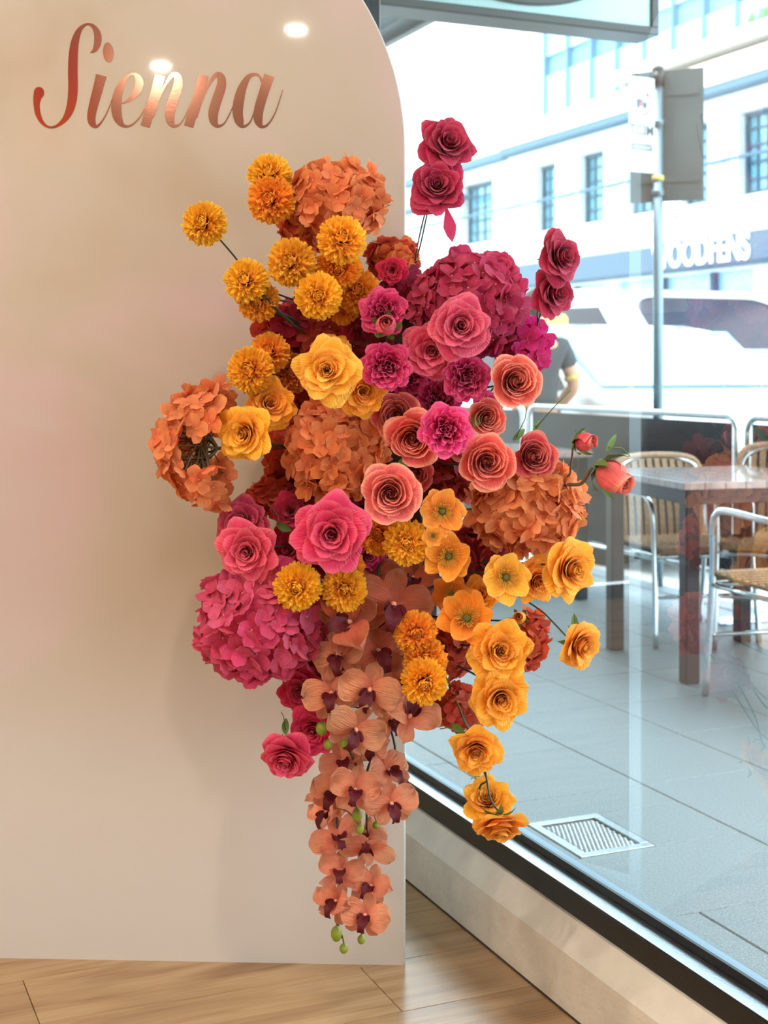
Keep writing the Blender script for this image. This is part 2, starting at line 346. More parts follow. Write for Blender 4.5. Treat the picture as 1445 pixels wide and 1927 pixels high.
# downlights
def downlight(x,y,label,power=DOWNLIGHT_W,r=.045):
    t=thing('ceiling_light',label,'ceiling light',(x,y,2.75),'recessed ceiling downlights')
    mb=MB()
    N=24
    for rr,z in ((r*1.35,-.0),(r*1.35,-.006),(r,-.008),(r,-.001)):
        for i in range(N): a=2*math.pi*i/N; mb.v.append(Vector((rr*math.cos(a),rr*math.sin(a),z)))
    for j in range(3):
        for i in range(N): mb.face((j*N+i,j*N+(i+1)%N,(j+1)*N+(i+1)%N,(j+1)*N+i))
    mb.obj('trim_ring',M_SIGNW,t,True)
    mb=MB(); mb.v=[Vector((r*math.cos(2*math.pi*i/N),r*math.sin(2*math.pi*i/N),-.003)) for i in range(N)]; mb.face(range(N))
    mb.obj('diffuser',mat('lit_diffuser',(255,225,190),.5,emit=((255,236,200),14)),t)
    ld=bpy.data.lights.new('downlight_beam','AREA'); ld.shape='DISK'; ld.size=r*1.8; ld.energy=power; ld.color=DOWNLIGHT_C
    lo=link('downlight_beam',ld,t); lo.location=(0,0,-.012)
DL=[(-.72,-.98),(-1.54,-1.7),(-.3,1.1),(-1.5,.9),(.55,-2.2),(-2.6,-.6),(-1.9,2.0)]
for i,(x,y) in enumerate(DL): downlight(x,y,'small round recessed ceiling downlight with a warm lit diffuser')

# ---------------------------------------------------------------- arched backdrop board with foil lettering
BY=R_(2.4); BO=Vector((.041,2.70,0))
board=thing('arched_backdrop','tall arched blush and cream backdrop board with a gloss face, standing on the wooden floor','backdrop',BO)
board.rotation_euler=(0,0,-BY)                         # local -X runs left along the board, +Y is its back
def BP(px,py):                                         # photo pixel -> board-local x,z
    k=(px-CX)/F_PX; a=(BO.x-k*BO.y)/(math.cos(BY)+k*math.sin(BY)); Y=BO.y+a*math.sin(BY)
    return -a, CAM_Z-(py-HY)*Y/F_PX
HWD=.562; z0=1.596
poly=[(0,0)]+[(-HWD+HWD*math.cos(a),z0+HWD*math.sin(a)) for a in [math.pi*i/56 for i in range(57)]]+[(-2*HWD,0)]
XZ=Matrix(((1,0,0,0),(0,0,1,0),(0,1,0,0),(0,0,0,1)))   # poly y -> z, extrusion -> y
def shrink(p,d): 
    cx,cz=-HWD,1.1
    return [(cx+(x-cx)*(1-d/HWD), (z if z<=0.001 else cz+(z-cz)*(1-d/1.1))) for x,z in p]
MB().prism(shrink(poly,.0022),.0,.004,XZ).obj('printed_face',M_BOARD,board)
MB().prism(poly,.002,.030,XZ).obj('board_core',M_BEDGE,board)
ft=MB(); 
for x in (-.15,-.95): ft.bbox((x-.02,.03,0),(x+.02,.30,.02),.002); ft.bbox((x-.02,.03,0),(x+.02,.05,.5),.002)
ft.obj('rear_foot',M_BEDGE,board)

def catmull(pts,n=8):
    out=[]; k=len(pts)
    for i in range(k-1):
        p0,p1,p2,p3=[Vector(pts[max(0,min(k-1,j))]) for j in (i-1,i,i+1,i+2)]
        for q in range(n):
            u=q/n; out.append(.5*((2*p1)+(p2-p0)*u+(2*p0-5*p1+4*p2-p3)*u*u+(3*p1-p0-3*p2+p3)*u**3))
    out.append(Vector(pts[-1])); return out
def glyph(strokes, dots=()):
    mb=MB(); dep=-.0007
    def conv(x,y,d): 
        X,Z=BP(40+x/2.779,20+y/2.779); return Vector((X,d,Z))
    for pts in strokes:
        c=catmull(pts,7); L=[];Rr=[]
        for i,p in enumerate(c):
            a=c[max(0,i-1)]; b=c[min(len(c)-1,i+1)]; t=Vector((b.x-a.x,b.y-a.y)); t=t.normalized() if t.length>0 else Vector((1,0))
            nrm=Vector((-t.y,t.x)); wd=max(p.z,1.0)
            L.append(conv(p.x+nrm.x*wd,p.y+nrm.y*wd,dep)); Rr.append(conv(p.x-nrm.x*wd,p.y-nrm.y*wd,dep))
        n=len(mb.v); k=len(L); back=Vector((0,-dep-.0001,0))
        mb.v += L+Rr+[v+back for v in L]+[v+back for v in Rr]
        for i in range(k-1):
            mb.face((n+i,n+i+1,n+k+i+1,n+k+i)); mb.face((n+i,n+2*k+i,n+2*k+i+1,n+i+1)); mb.face((n+k+i,n+k+i+1,n+3*k+i+1,n+3*k+i))
        mb.face((n,n+k,n+3*k,n+2*k)); mb.face((n+k-1,n+3*k-1,n+4*k-1,n+2*k+k-1))
        dep-=.00012
    for (x,y,rx,ry,tilt) in dots:
        n=len(mb.v); N=28
        for d in (dep,-.0001):
            for i in range(N):
                a=2*math.pi*i/N; ex=rx*math.cos(a); ey=ry*math.sin(a); mb.v.append(conv(x+ex*math.cos(tilt)-ey*math.sin(tilt),y+ex*math.sin(tilt)+ey*math.cos(tilt),d))
        mb.face([n+i for i in range(N)])
        for i in range(N): mb.face((n+i,n+(i+1)%N,n+N+(i+1)%N,n+N+i))
    return mb
def shift(st,dx): return [[(x+dx,y,wd) for x,y,wd in s] for s in st]
nst=[[(727,338,27),(700,440,26),(668,540,25),(648,607,25)],
     [(690,560,3),(715,480,4),(745,405,6),(778,350,10),(803,335,15),(820,355,21),(818,400,25),(795,470,26),(778,530,26),(780,578,21),(800,604,10),(832,592,4),(858,550,3),(885,490,2.5)]]
letters=[
 ([[(360,221,1),(385,205,12),(400,165,19),(398,120,18),(378,84,11),(348,71,6),(318,86,10),(296,118,16),(280,170,21),(272,240,24),(270,320,25),(271,400,25),(266,470,24),(250,530,20),(222,575,13),(180,606,7),(140,608,6),(108,582,10),(88,540,14),(81,495,16),(83,465,20),(88,440,24)]],[(93,430,27,31,0)]),
 ([[(419,338,28),(398,420,26),(377,500,24),(367,555,22),(373,590,18),(395,606,8),(425,575,4),(450,530,3),(475,465,2.5)]],[(455,219,27,53,-.08)]),
 ([[(522,487,2),(565,468,9),(603,425,19),(618,375,21),(605,343,13),(580,331,6),(550,350,9),(520,395,17),(502,450,24),(497,510,27),(508,568,22),(535,602,10),(575,600,5),(622,555,4),(662,480,2.5)]],()),
 (nst,()),(shift(nst,227),()),
 ([[(1255,375,2),(1245,343,5),(1225,333,7),(1190,346,13),(1160,395,21),(1140,460,27),(1132,530,27),(1142,582,22),(1162,606,9),(1195,585,4),(1218,530,3)],
   [(1298,338,27),(1264,440,25),(1242,520,25),(1240,574,22),(1257,606,10),(1290,595,5),(1330,530,3),(1367,415,1.5)],[(1225,333,4),(1252,350,4),(1262,385,3),(1256,440,2)]],()),
]
for i,(st,dt) in enumerate(letters):
    o=glyph(st,dt).obj('foil_letter',M_GOLD,board)
    if i==0: o['label']='tall rose gold foil capital letter with a curled foot'

# ---------------------------------------------------------------- street outside
pav=MB().box((1.40,-3,-.08),(4.30,13,-.012)).obj('pavement',M_GROUT,None,M=GRID); pav['kind']='structure'
G=.0035
ts=[1.43]+[1.795+.406*k for k in range(6)]+[4.15]; ss=[2.455+.4055*k for k in range(-7,26)]
GR=(1.735,2.835,1.945,3.10)
def slab(t0,s0,t1,s1):
    MB().bbox((t0+G/2,s0+G/2,-.012),(t1-G/2,s1-G/2,0),.0025).obj('paving_slab',M_PAVE,pav,M=GRID)
for j in range(len(ss)-1):
    for i in range(len(ts)-1):
        if i in (0,1) and j in (7,8): continue
        slab(ts[i],ss[j],ts[i+1],ss[j+1])
a0,a1,b0,b1=ts[0],ts[2],ss[7],ss[9]
slab(a0,b0,a1,GR[1]); slab(a0,GR[3],a1,b1); slab(a0,GR[1],GR[0],GR[3]); slab(GR[2],GR[1],a1,GR[3])
for j in range(14): MB().bbox((4.152,-2.9+j*1.1,-.12),(4.298,-2.9+j*1.1+1.095,.004),.008).obj('kerb_stone',M_PAVE,pav,M=GRID)
gr=thing('access_cover','square steel access cover set in the paving just outside the window','access cover',W((GR[0]+GR[2])/2,(GR[1]+GR[3])/2,-.012),rotz=TH)
hx,hy=(GR[2]-GR[0])/2,(GR[3]-GR[1])/2; fw=.026
mb=MB()
for a,b in (((-hx,-hy),(hx,-hy+fw)),((-hx,hy-fw),(hx,hy)),((-hx,-hy+fw),(-hx+fw,hy-fw)),((hx-fw,-hy+fw),(hx,hy-fw))): mb.bbox((a[0],a[1],0),(b[0],b[1],.014),.0015)
mb.obj('cover_frame',M_STEEL,gr)
MB().box((-hx+fw+.006,-hy+fw+.006,0),(hx-fw-.006,hy-fw-.006,.008)).obj('tray',M_GRIT,gr)
mb=MB()
for i in range(12):
    for j in range(15):
        x=-hx+fw+.014+i*(2*hx-2*fw-.028)/11; y=-hy+fw+.014+j*(2*hy-2*fw-.028)/14
        mb.sphere((x+(.005 if j%2 else -.001),y,.008),(.0060,.0060,.0045),7,4)
tag(mb.obj('tread_dimple',M_STEEL,gr),kind='stuff')
rd=MB().box((4.30,-6,-.30),(12.0,45,-.12)).obj('road',M_ROAD,None,M=GRID); rd['kind']='structure'
f2=MB().box((12.0,-6,-.30),(14.4,45,0)).obj('pavement_far',M_ROAD,None,M=GRID); f2['kind']='structure'

# canopy soffit and hanging lightbox
cp=thing('street_canopy','weathered slatted canopy over the pavement above the window','canopy',W(1.62,3,2.93),rotz=TH)
mb=MB().bbox((1.37,-8,0),(1.42,9,.22),.004)
mb.obj('fascia',M_LBOXF,cp); 
for i in range(10): MB().bbox((.002+i*.133,-8,.06),(.13+i*.133,9,.085),.004).obj('soffit_board',M_SOFFIT,cp)
for s in (1.0,2.9,4.9): MB().bbox((.0,s,0),(1.37,s+.06,.058),.004).obj('rafter',M_LBOXF,cp)
MB().tube([(.95,3.3,.06),(.95,3.3,-.12)],.02,10).sphere((.95,3.3,-.13),.035).obj('hanger_bracket',M_LBOXF,cp)
lb=thing('hanging_sign_box','pale teal illuminated sign box with a dark swoosh, hung across the pavement overhead','sign',W(1.5,4.66,2.50),rotz=TH)
MB().bbox((.0,.0,0),(1.72,.16,.035),.006).bbox((1.68,0,.03),(1.72,.16,.40),.006).bbox((0,0,.37),(1.72,.16,.41),.006).obj('sign_frame',M_LBOXF,lb)
MB().box((.0,.012,.034),(1.685,.15,.375)).obj('sign_face',M_LBOX,lb)
mb=MB(); c=[]
for i in range(33):
    a=-math.pi*.97+math.pi*.94*i/32; c.append((1.08+.48*math.cos(a),.0,.325+.245*math.sin(a)))
mb.tube(c,[.004+.016*math.sin(math.pi*i/32)**.6 for i in range(33)],6)
mb.obj('swoosh_emblem',M_LBOXF,lb)
for x in (.35,1.25): MB().tube([(x,.08,.40),(x,.08,.49)],.012,8).obj('hanging_rod',M_LBOXF,lb)

# sign post
sp_=W(4.02,5.98); Yp=7.35; sp_=Vector(((1238-CX)/F_PX*Yp,Yp,0))
post=thing('street_sign_post','grey steel pole on the kerb carrying the parking sign plates','sign post',sp_)
MB().tube([(0,0,-.0),(0,0,2.74)],.027,16).obj('pole',M_POLE,post,True)
MB().sphere((0,0,2.745),(.034,.034,.03),14,8).tube([(0,0,2.66),(0,0,2.74)],.034,16).obj('pole_cap',M_BLACKFRAME,post,True)
for z in (2.08,2.45): MB().tube([(0,0,z),(0,0,z+.035)],.034,16).sphere((.0,-.034,z+.017),.012,8,5).obj('clamp_band',M_POLE,post,True)
MB().tube([(0,0,2.16),(0,0,2.185)],.033,16).obj('tape_band',M_BAND,post,True)
b1=thing('parking_sign','white parking sign with a red slashed circle and dark lettering, left side of the pole','sign',sp_+Vector((-.030,-.05,2.19)),rotz=R_(30))
# local x runs left-right across the plate
MB().bbox((-.175,-.004,0),(.0,.0,.50),.0015).obj('plate',M_SIGNW,b1)
mb=MB(); N=32
for rr in (.058,.068):
    for i in range(N): a=2*math.pi*i/N; mb.v.append(Vector((-.088+rr*math.cos(a),-.0052,.365+rr*math.sin(a))))
for i in range(N): mb.face((i,(i+1)%N,N+(i+1)%N,N+i))
n=len(mb.v); mb.v+=[Vector(p) for p in ((-.133,-.0052,.318),(-.127,-.0052,.312),(-.043,-.0052,.412),(-.049,-.0052,.418))]; mb.face((n,n+1,n+2,n+3))
mb.obj('slashed_circle',M_RED,b1)
mb=MB(); 
mb.bbox((-.125,-.0050,.345),(-.085,-.0045,.385),.0001).bbox((-.083,-.0050,.345),(-.055,-.0045,.370),.0001)
mb.sphere((-.112,-.0048,.343),(.010,.001,.010),10,6).sphere((-.068,-.0048,.343),(.010,.001,.010),10,6)
mb.obj('truck_symbol',M_SIGNBLK,b1)
MB().bbox((-.16,-.0052,.115),(-.018,-.0045,.15),.0001).obj('dark_band',M_SIGNBLK,b1)
def text(body,size,loc,rot,mt,name,parent,sx=1,sy=1,ext=.0004):
    cu=bpy.data.curves.new(name,'FONT'); cu.body=body; cu.size=size; cu.extrude=ext; cu.align_x='CENTER'; cu.offset=size*.02; cu.materials.append(mt)
    tmp=bpy.data.objects.new('tmp',cu); col.objects.link(tmp); dg=bpy.context.evaluated_depsgraph_get()
    me=bpy.data.meshes.new_from_object(tmp.evaluated_get(dg)); bpy.data.objects.remove(tmp)
    o=link(name,me,parent); o.location=loc; o.rotation_euler=rot; o.scale=(sx,sy,1); return o
text('TCIM',.078,(-.088,-.005,.195),(math.pi/2,0,0),M_SIGNBLK,'sign_lettering',b1,.9)
text('WEDNESDAY',.028,(-.089,-.0056,.122),(math.pi/2,0,0),M_SIGNW,'sign_lettering',b1,.75)
b2=thing('sign_plate','bare grey back of a wide sign plate bolted to the right side of the pole','sign',sp_+Vector((0,.035,2.05)),rotz=R_(-24))
MB().bbox((-.145,.0,0),(.25,.004,.70),.0015).obj('plate',M_SIGNBACK,b2)
MB().bbox((-.12,-.006,.10),(.22,.0,.13),.001).bbox((-.12,-.006,.56),(.22,.0,.59),.001).obj('rail',M_SIGNBACK,b2)

# white two storey building across the street (t = 14)
FT=14.0
bld=thing('white_building','white rendered two storey building with steel windows across the street','building',W(FT,20,0),rotz=TH)
FM=Matrix.Translation(W(FT,20,0))@Matrix.Rotation(TH,4,'Z'); 
def fw_(s): return s-20
wins=[(26.5,27.95),(23.85,24.62),(22.08,22.95),(20.25,21.3),(18.9,19.65),(17.05,18.1),(15.0,16.1)]
ZB,ZT=3.9,5.24
cuts=sorted([13.0]+[x for ab in wins for x in ab]+[36.0])
mb=MB(); mb.box((0,fw_(13),2.75),(.5,fw_(36),ZB)); mb.box((0,fw_(13),ZT),(.5,fw_(36),6.1))
for i in range(0,len(cuts),2): mb.box((0,fw_(cuts[i]),ZB),(.5,fw_(cuts[i+1]),ZT))
mb.obj('wall',M_WHITE,bld)
for a,b in wins:
    wf=MB(); n=4 if b-a>.9 else 3
    a_,b_=fw_(a),fw_(b); e=.07
    wf.box((.14,a_,ZB),(.24,a_+e,ZT)).box((.14,b_-e,ZB),(.24,b_,ZT)).box((.14,a_,ZB),(.24,b_,ZB+e)).box((.14,a_,ZT-e),(.24,b_,ZT))
    o=wf.obj('window',M_DKFRAME,bld)
    MB().box((.20,a_+.01,ZB+.01),(.22,b_-.01,ZT-.01)).obj('pane',M_WINGLASS,o)
    m=MB()
    for q in range(1,n): x=a_+(b_-a_)*q/n; m.box((.17,x-.016,ZB),(.205,x+.016,ZT))
    for q in range(1,5): z=ZB+(ZT-ZB)*q/5; m.box((.17,a_,z-.014),(.205,b_,z+.014))
    m.obj('muntin',M_DKFRAME,o)
    MB().bbox((-.12,a_-.1,ZB-.13),(.13,b_+.1,ZB-.02),.01).obj('window_sill',M_WHITE,bld)
    MB().bbox((-.06,a_-.12,ZT+.02),(.0,b_+.12,ZT+.10),.01).obj('lintel',M_WHITE,bld)
for a,b in ((24.7,26.4),(23.05,23.75),(21.4,22.0),(19.72,20.2),(18.2,18.85),(16.2,16.95)): MB().bbox((-.07,fw_((a+b)/2)-.22,2.8),(.0,fw_((a+b)/2)+.22,5.5),.01).obj('pilaster',M_WHITE,bld)
MB().bbox((-.34,fw_(13),5.56),(.02,fw_(25.6),5.70),.02).obj('cornice',M_BLUEGREY,bld)
MB().bbox((-.12,fw_(13),5.46),(.02,fw_(25.6),5.56),.02).obj('bed_moulding',M_WHITE,bld)
MB().bbox((-.36,fw_(13),5.70),(.30,fw_(25.6),6.10),.02).obj('parapet',M_WARMW,bld)
MB().bbox((-.40,fw_(13),6.26),(.8,fw_(21.4),6.46),.02).obj('roof_slab',M_WHITE,bld)
MB().bbox((-.20,fw_(25.7),5.55),(.02,fw_(31),5.72),.02).bbox((-.25,fw_(27.5),4.9),(.0,fw_(34),5.0),.02).bbox((-.15,fw_(13),4.48),(-.08,fw_(31),4.53),.01).obj('string_course',M_BLUEGREY,bld)
MB().bbox((-.45,fw_(13),2.78),(.02,fw_(36),3.22),.02).obj('shop_fascia',M_AWN,bld)
fs=MB().bbox((-.50,fw_(15.2),2.80),(-.44,fw_(19.74),3.25),.01).obj('fascia_sign',M_AWN,bld)
tx=text('WOODFENS',.50,(0,0,0),(0,0,0),M_LETTERW,'fascia_lettering',fs,1.05,.95,.01)
tx.matrix_local=Matrix.Translation((-.515,fw_(18.45),2.83))@Matrix.Rotation(-math.pi/2,4,'Z')@Matrix.Rotation(math.pi/2,4,'X')@Matrix.Diagonal((.92,1.18,1,1))
MB().box((.3,fw_(13),0),(.4,fw_(36),2.78)).obj('shopfront_glass',M_BLUEGLASS,bld)
for i in range(16): MB().bbox((.18,fw_(13.2+i*1.45),0),(.34,fw_(13.2+i*1.45)+(.09 if i%3 else .4),2.78),.005).obj('shopfront_post',M_WHITE if i%3==0 else M_AWN,bld)
MB().box((.15,fw_(13),0),(.45,fw_(36),.45)).obj('stall_riser',M_WHITE,bld)
# office block behind: curtain wall
off=thing('office_building','blue glass curtain wall office block rising behind the white parapet','building',W(15.2,20,0),rotz=TH)
MB().box((.06,fw_(13),6.0),(.4,fw_(26.4),13)).obj('floor_plate',M_OFFICE,off)
for i in range(14):
    for j in range(4):
        a=13.0+i*.95; z=6.35+j*1.55
        MB().box((.0,fw_(a+.03),z+.03),(.05,fw_(a+.92),z+1.15)).obj('glass_panel',M_BLUEGLASS,off)
for i in range(15): MB().box((-.06,fw_(13.0+i*.95)-.03,6.1),(.06,fw_(13.0+i*.95)+.03,12.6)).obj('mullion',M_OFFICE,off)
tw=thing('white_tower','plain white tower block rising behind the far end of the white building','building',W(15.6,33,0),rotz=TH)
MB().box((0,-5.6,5.5),(4,6,15)).obj('wall',M_WHITE,tw)
for z in (7.2,8.9,10.6): MB().box((-.06,-5.6,z),(.0,6,z+.06)).obj('string_course',M_WHITE,tw)
pt=thing('rooftop_shrub','patch of green planting on the parapet top at the far right','shrub',W(14.1,17.55,6.46))
mb=MB()
for i in range(160):
    c=Vector((random.uniform(-.2,.2),random.uniform(-.9,.5),random.uniform(0,.22))); a=random.random()*6.28
    q=Matrix.Translation(c)@Matrix.Rotation(a,4,'Z')@Matrix.Rotation(random.uniform(.3,1.2),4,'X')
    n=len(mb.v); mb.v+=[q@Vector(p) for p in ((0,0,0),(.04,.05,0),(0,.12,.02),(-.04,.05,0))]; mb.face((n,n+1,n+2,n+3))
tag(mb.obj('foliage',mat('rooftop_foliage',(120,176,110),.7),pt),kind='stuff')

# screens at the kerb
def screen(s0,s1,label,t=4.03,h=.938,zb=.22):
    L=abs(s1-s0); o=thing('cafe_screen',label,'barrier',W(t,min(s0,s1),0),'cafe screens along the kerb',TH)
    r=.07; pts=[(0,0,0),(0,0,h-r)]+[(0,r-r*math.cos(a),h-r+r*math.sin(a)) for a in [math.pi/2*i/6 for i in range(1,7)]]
    pts+= [(0,L-r+r*math.sin(a),h-r+r*math.cos(a)) for a in [math.pi/2*i/6 for i in range(0,7)]]+[(0,L,0)]
    MB().tube(pts,.017,10).obj('tube_frame',M_CHROME,o,True)
    MB().bbox((-.004,.035,zb),(.004,L-.035,h-.03),.001).obj('infill_panel',M_PVC,o)
    MB().tube([(0,0,zb-.02),(0,L,zb-.02)],.012,8).obj('lower_rail',M_CHROME,o,True)
    for y in (0,L): MB().bbox((-.16,y-.03,0),(.16,y+.03,.012),.003).obj('foot',M_CHROME,o)
screen(5.22,7.16,'dark cafe screen in a chrome frame directly behind the wooden cafe table')
screen(7.24,9.1,'dark cafe screen farthest along the kerb, half hidden by the flowers')
screen(3.2,5.14,'dark cafe screen cut off by the right edge of the photo')

def cafe_table(loc,rz,label,top=M_TABLETOP,leg=M_TABLELEG,lx=.80,ly=.80,h=.745,name='cafe_table'):
    o=thing(name,label,'table',loc,None,rz)
    for i in range(8): MB().bbox((i*lx/8+.0006,0,h-.028),((i+1)*lx/8-.0006,ly,h),.0015).obj('top_board',top,o)
    MB().bbox((.03,.03,h-.085),(lx-.03,ly-.03,h-.0285),.003).obj('apron',leg,o)
    for x in (.015,lx-.075):
        for y in (.015,ly-.075): MB().bbox((x,y,0),(x+.058,y+.058,h-.029),.004).obj('leg',leg,o)
    return o
cafe_table(Vector((1.10,5.06,0)),R_(16),'square dark timber cafe table with a shiny top on the pavement',lx=.68,ly=.72)
cafe_table(W(3.05,5.95),TH,'dark legged cafe table farther along the pavement behind the coral roses',leg=M_BLACKLEG,lx=.66,ly=.8)

def chair(loc,rz,label):
    """local: seat faces -Y, origin under seat centre"""
    o=thing('bistro_chair',label,'chair',loc,'wicker and aluminium bistro chairs',rz)
    wx=.245
    for sx in (-1,1):
        pts=[(sx*(wx+.01),-.27,0),(sx*wx,-.235,.42),(sx*(wx+.005),-.225,.60),(sx*(wx+.01),-.19,.655),(sx*(wx+.012),-.12,.672),(sx*(wx+.005),.10,.665),(sx*(wx-.01),.20,.655)]
        MB().tube(catmull(pts,5),.0125,10).obj('arm_tube',M_CHROME,o,True)
        MB().tube(catmull([(sx*wx*.95,.27,0),(sx*wx*.9,.19,.42),(sx*wx*.86,.23,.72),(sx*wx*.6,.265,.80),(0,.28,.815)],5),.0125,10).obj('rear_leg',M_CHROME,o,True)
        MB().tube([(sx*wx,-.235,.40),(sx*wx*.9,.19,.40)],.010,8).obj('side_rail',M_CHROME,o,True)
    MB().tube([(-wx,-.24,.40),(wx,-.24,.40)],.010,8).obj('front_rail',M_CHROME,o,True)
    MB().tube([(-wx*.95,-.25,.22),(wx*.95,-.25,.22)],.008,8).obj('stretcher',M_CHROME,o,True)
    mb=MB()
    for i in range(15): x=-.215+i*.43/14; mb.bbox((x-.013,-.245,.425),(x+.013,.20,.440),.003)
    for j in range(9): y=-.22+j*.05; mb.bbox((-.225,y-.006,.436),(.225,y+.006,.446),.002)
    mb.bbox((-.23,-.262,.412),(.23,-.235,.448),.008)
    tag(mb.obj('woven_seat',M_WICKER,o),kind='stuff')
    sl=None
    for i in range(11):
        x=-.20+i*.04
        if sl is None:
            sl=MB(); pts=catmull([(0,.19,.44),(0,.195,.50),(0,.215,.62),(0,.245,.74),(0,.27,.81)],3)
            n=0
            for p in pts:
                for q in ((-.013,-.005),(.013,-.005),(.013,.005),(-.013,.005)): sl.v.append(Vector((q[0],p.y+q[1],p.z)))
            for k in range(len(pts)-1):
                for q in range(4): a=k*4+q; b=k*4+(q+1)%4; sl.face((a,b,b+4,a+4))
            sl=sl.mesh('back_slat',M_WICKER)
        s=link('back_slat',sl,o); s.location=(x,0,0)
    MB().tube(catmull([(-.215,.225,.70),(-.19,.262,.80),(0,.282,.822),(.19,.262,.80),(.215,.225,.70)],5),.019,10).obj('top_rim',M_WICKER,o,True)
    return o
chair(Vector((1.30,6.05,0)),R_(14),'wicker chair pushed under the far side of the timber cafe table, left one').scale=(.93,.93,.93)
chair(Vector((1.70,5.86,0)),R_(-22),'wicker chair behind the timber cafe table, seen between its leg and the right edge')
chair(Vector((1.46,4.72,0)),R_(196),'wicker armchair at the near right, cut off by the right edge of the photo')
chair(W(3.35,6.95),R_(203),'wicker chair at the far cafe table, mostly hidden behind the coral rosebud')

# cars
def car(loc,rz,label,prof,glass,width,low,lowm,name='car',wheels=((.75,.33),(3.3,.33)),top=None,upm=M_CARW,ws=None):
    """profile in local (y along the car, z); x = width. glass: polygons on the sides"""
    o=thing(name,label,'car',loc,None,rz)
    YZ=Matrix(((0,0,1,0),(1,0,0,0),(0,1,0,0),(0,0,0,1)))
    mb=MB(); mb.prism(prof,0,width,YZ); me=mb.mesh('body',upm); b=link('body',me,o)
    bv=b.modifiers.new('round','BEVEL'); bv.width=.07; bv.segments=4; bv.limit_method='ANGLE'; bv.angle_limit=R_(25)
    for g in glass:
        m=MB(); m.prism(g,-.006,.02,YZ); m.obj('side_window',M_CARG,o)
        m=MB(); m.prism(g,width-.02,width+.006,YZ); m.obj('side_window',M_CARG,o)
    if low:
        MB().prism(low,-.01,width+.01,YZ).obj('lower_body',lowm,o)
    for (y,r) in wheels:
        for x in (.02,width-.22):
            wh=MB().tube([(x,y,r-.12),(x+.20,y,r-.12)],r,20).obj('wheel',M_TYRE,o)
            MB().tube([(x-.008,y,r-.12),(x+.208,y,r-.12)],r*.6,16).obj('hub_cap',M_CARS,wh)
    return o
# white sedan at the kerb, boot end towards us
pA=[(0,.18),(0,.72),(.06,.94),(.55,1.0),(.95,1.04),(1.55,1.38),(2.1,1.45),(2.9,1.43),(3.7,1.02),(4.5,.86),(4.6,.5),(4.6,.18)]
zs=lambda P_: [(y,(z+.12)*1.11-.12) for y,z in P_]
pA=zs([(y,z-.12) for y,z in pA])
cA=car(W(4.82,6.95,0),TH,'white sedan parked at the kerb behind the screens, boot towards us',pA,[zs([(1.12,.90),(1.30,1.08),(1.62,1.24),(2.05,1.28),(2.05,.86)]),zs([(2.12,.86),(2.12,1.28),(2.85,1.26),(3.3,.90)])],1.72,None,None)
MB().prism(zs([(.93,.925),(1.50,1.262),(1.46,1.275),(.88,.93)]),.14,1.58,Matrix(((0,0,1,0),(1,0,0,0),(0,1,0,0),(0,0,0,1)))).obj('rear_window',M_BLUEGLASS,cA)
MB().bbox((.05,-.03,.56),(.40,.03,.72),.01).bbox((1.32,-.03,.56),(1.67,.03,.72),.01).obj('tail_lamp',M_RED,cA)
MB().bbox((-.02,-.06,.28),(1.74,.12,.50),.03).obj('bumper',M_CARS,cA)
MB().bbox((.30,2.1,1.45),(.62,2.35,1.57),.03).obj('roof_lamp',M_LAMPY,cA)
# tall dark-and-white vehicle beyond it, nose towards us
pB=[(0,.25),(0,.95),(.10,1.22),(.95,1.40),(1.65,1.95),(2.1,2.03),(4.6,2.0),(4.75,1.3),(4.75,.25)]
cB=car(W(6.85,9.1,-.12),TH,'tall white van with a dark windscreen and dark lower nose at the right edge',pB,[[(1.35,1.40),(1.78,1.84),(2.9,1.86),(2.9,1.36)],[(3.0,1.36),(3.0,1.86),(4.4,1.84),(4.4,1.38)]],1.95,[(-.02,.25),(-.02,1.02),(.3,1.06),(4.76,1.10),(4.76,.25)],M_CARD,name='van',wheels=((.85,.42),(3.8,.42)))
YZm=Matrix(((0,0,1,0),(1,0,0,0),(0,1,0,0),(0,0,0,1)))
def wsp(x,u): y0,z0_,y1,z1=.96,1.405,1.63,1.945; return Vector((x,y0+(y1-y0)*u-.012,z0_+(z1-z0_)*u+.012))
ol=[]
for (cx_,cu_,a0_) in ((1.68,.10,-90),(1.50,.62,0),(.45,.62,90),(.27,.10,180)):
    for q in range(7): a=R_(a0_+q*15); ol.append((cx_+(.30 if cu_>.5 else .16)*math.cos(a),cu_+(.34 if cu_>.5 else .09)*math.sin(a)))
mb=MB(); mb.v=[wsp(*p) for p in ol]+[wsp(*p)+Vector((0,.03,-.03)) for p in ol]; k=len(ol); mb.face(range(k)); mb.face([k+i for i in range(k)][::-1])
for i in range(k): mb.face((i,(i+1)%k,k+(i+1)%k,k+i))
mb.obj('windscreen',M_CARG,cB)
MB().tube([wsp(*p)+Vector((0,-.005,.005)) for p in ol+ol[:1]],.022,8).obj('windscreen_trim',M_CARS,cB,True)
MB().bbox((-.01,-.05,1.00),(1.96,.0,1.07),.01).bbox((.3,-.04,.62),(1.65,.0,.68),.01).obj('grille_bar',M_CARS,cB)
MB().bbox((.06,-.04,.78),(.46,.02,.95),.03).bbox((1.49,-.04,.78),(1.89,.02,.95),.03).obj('headlamp',M_BLUEGLASS,cB)
for x in (-.14,1.97): MB().bbox((x,1.15,1.38),(x+.12,1.25,1.58),.02).obj('mirror',M_CARW,cB)

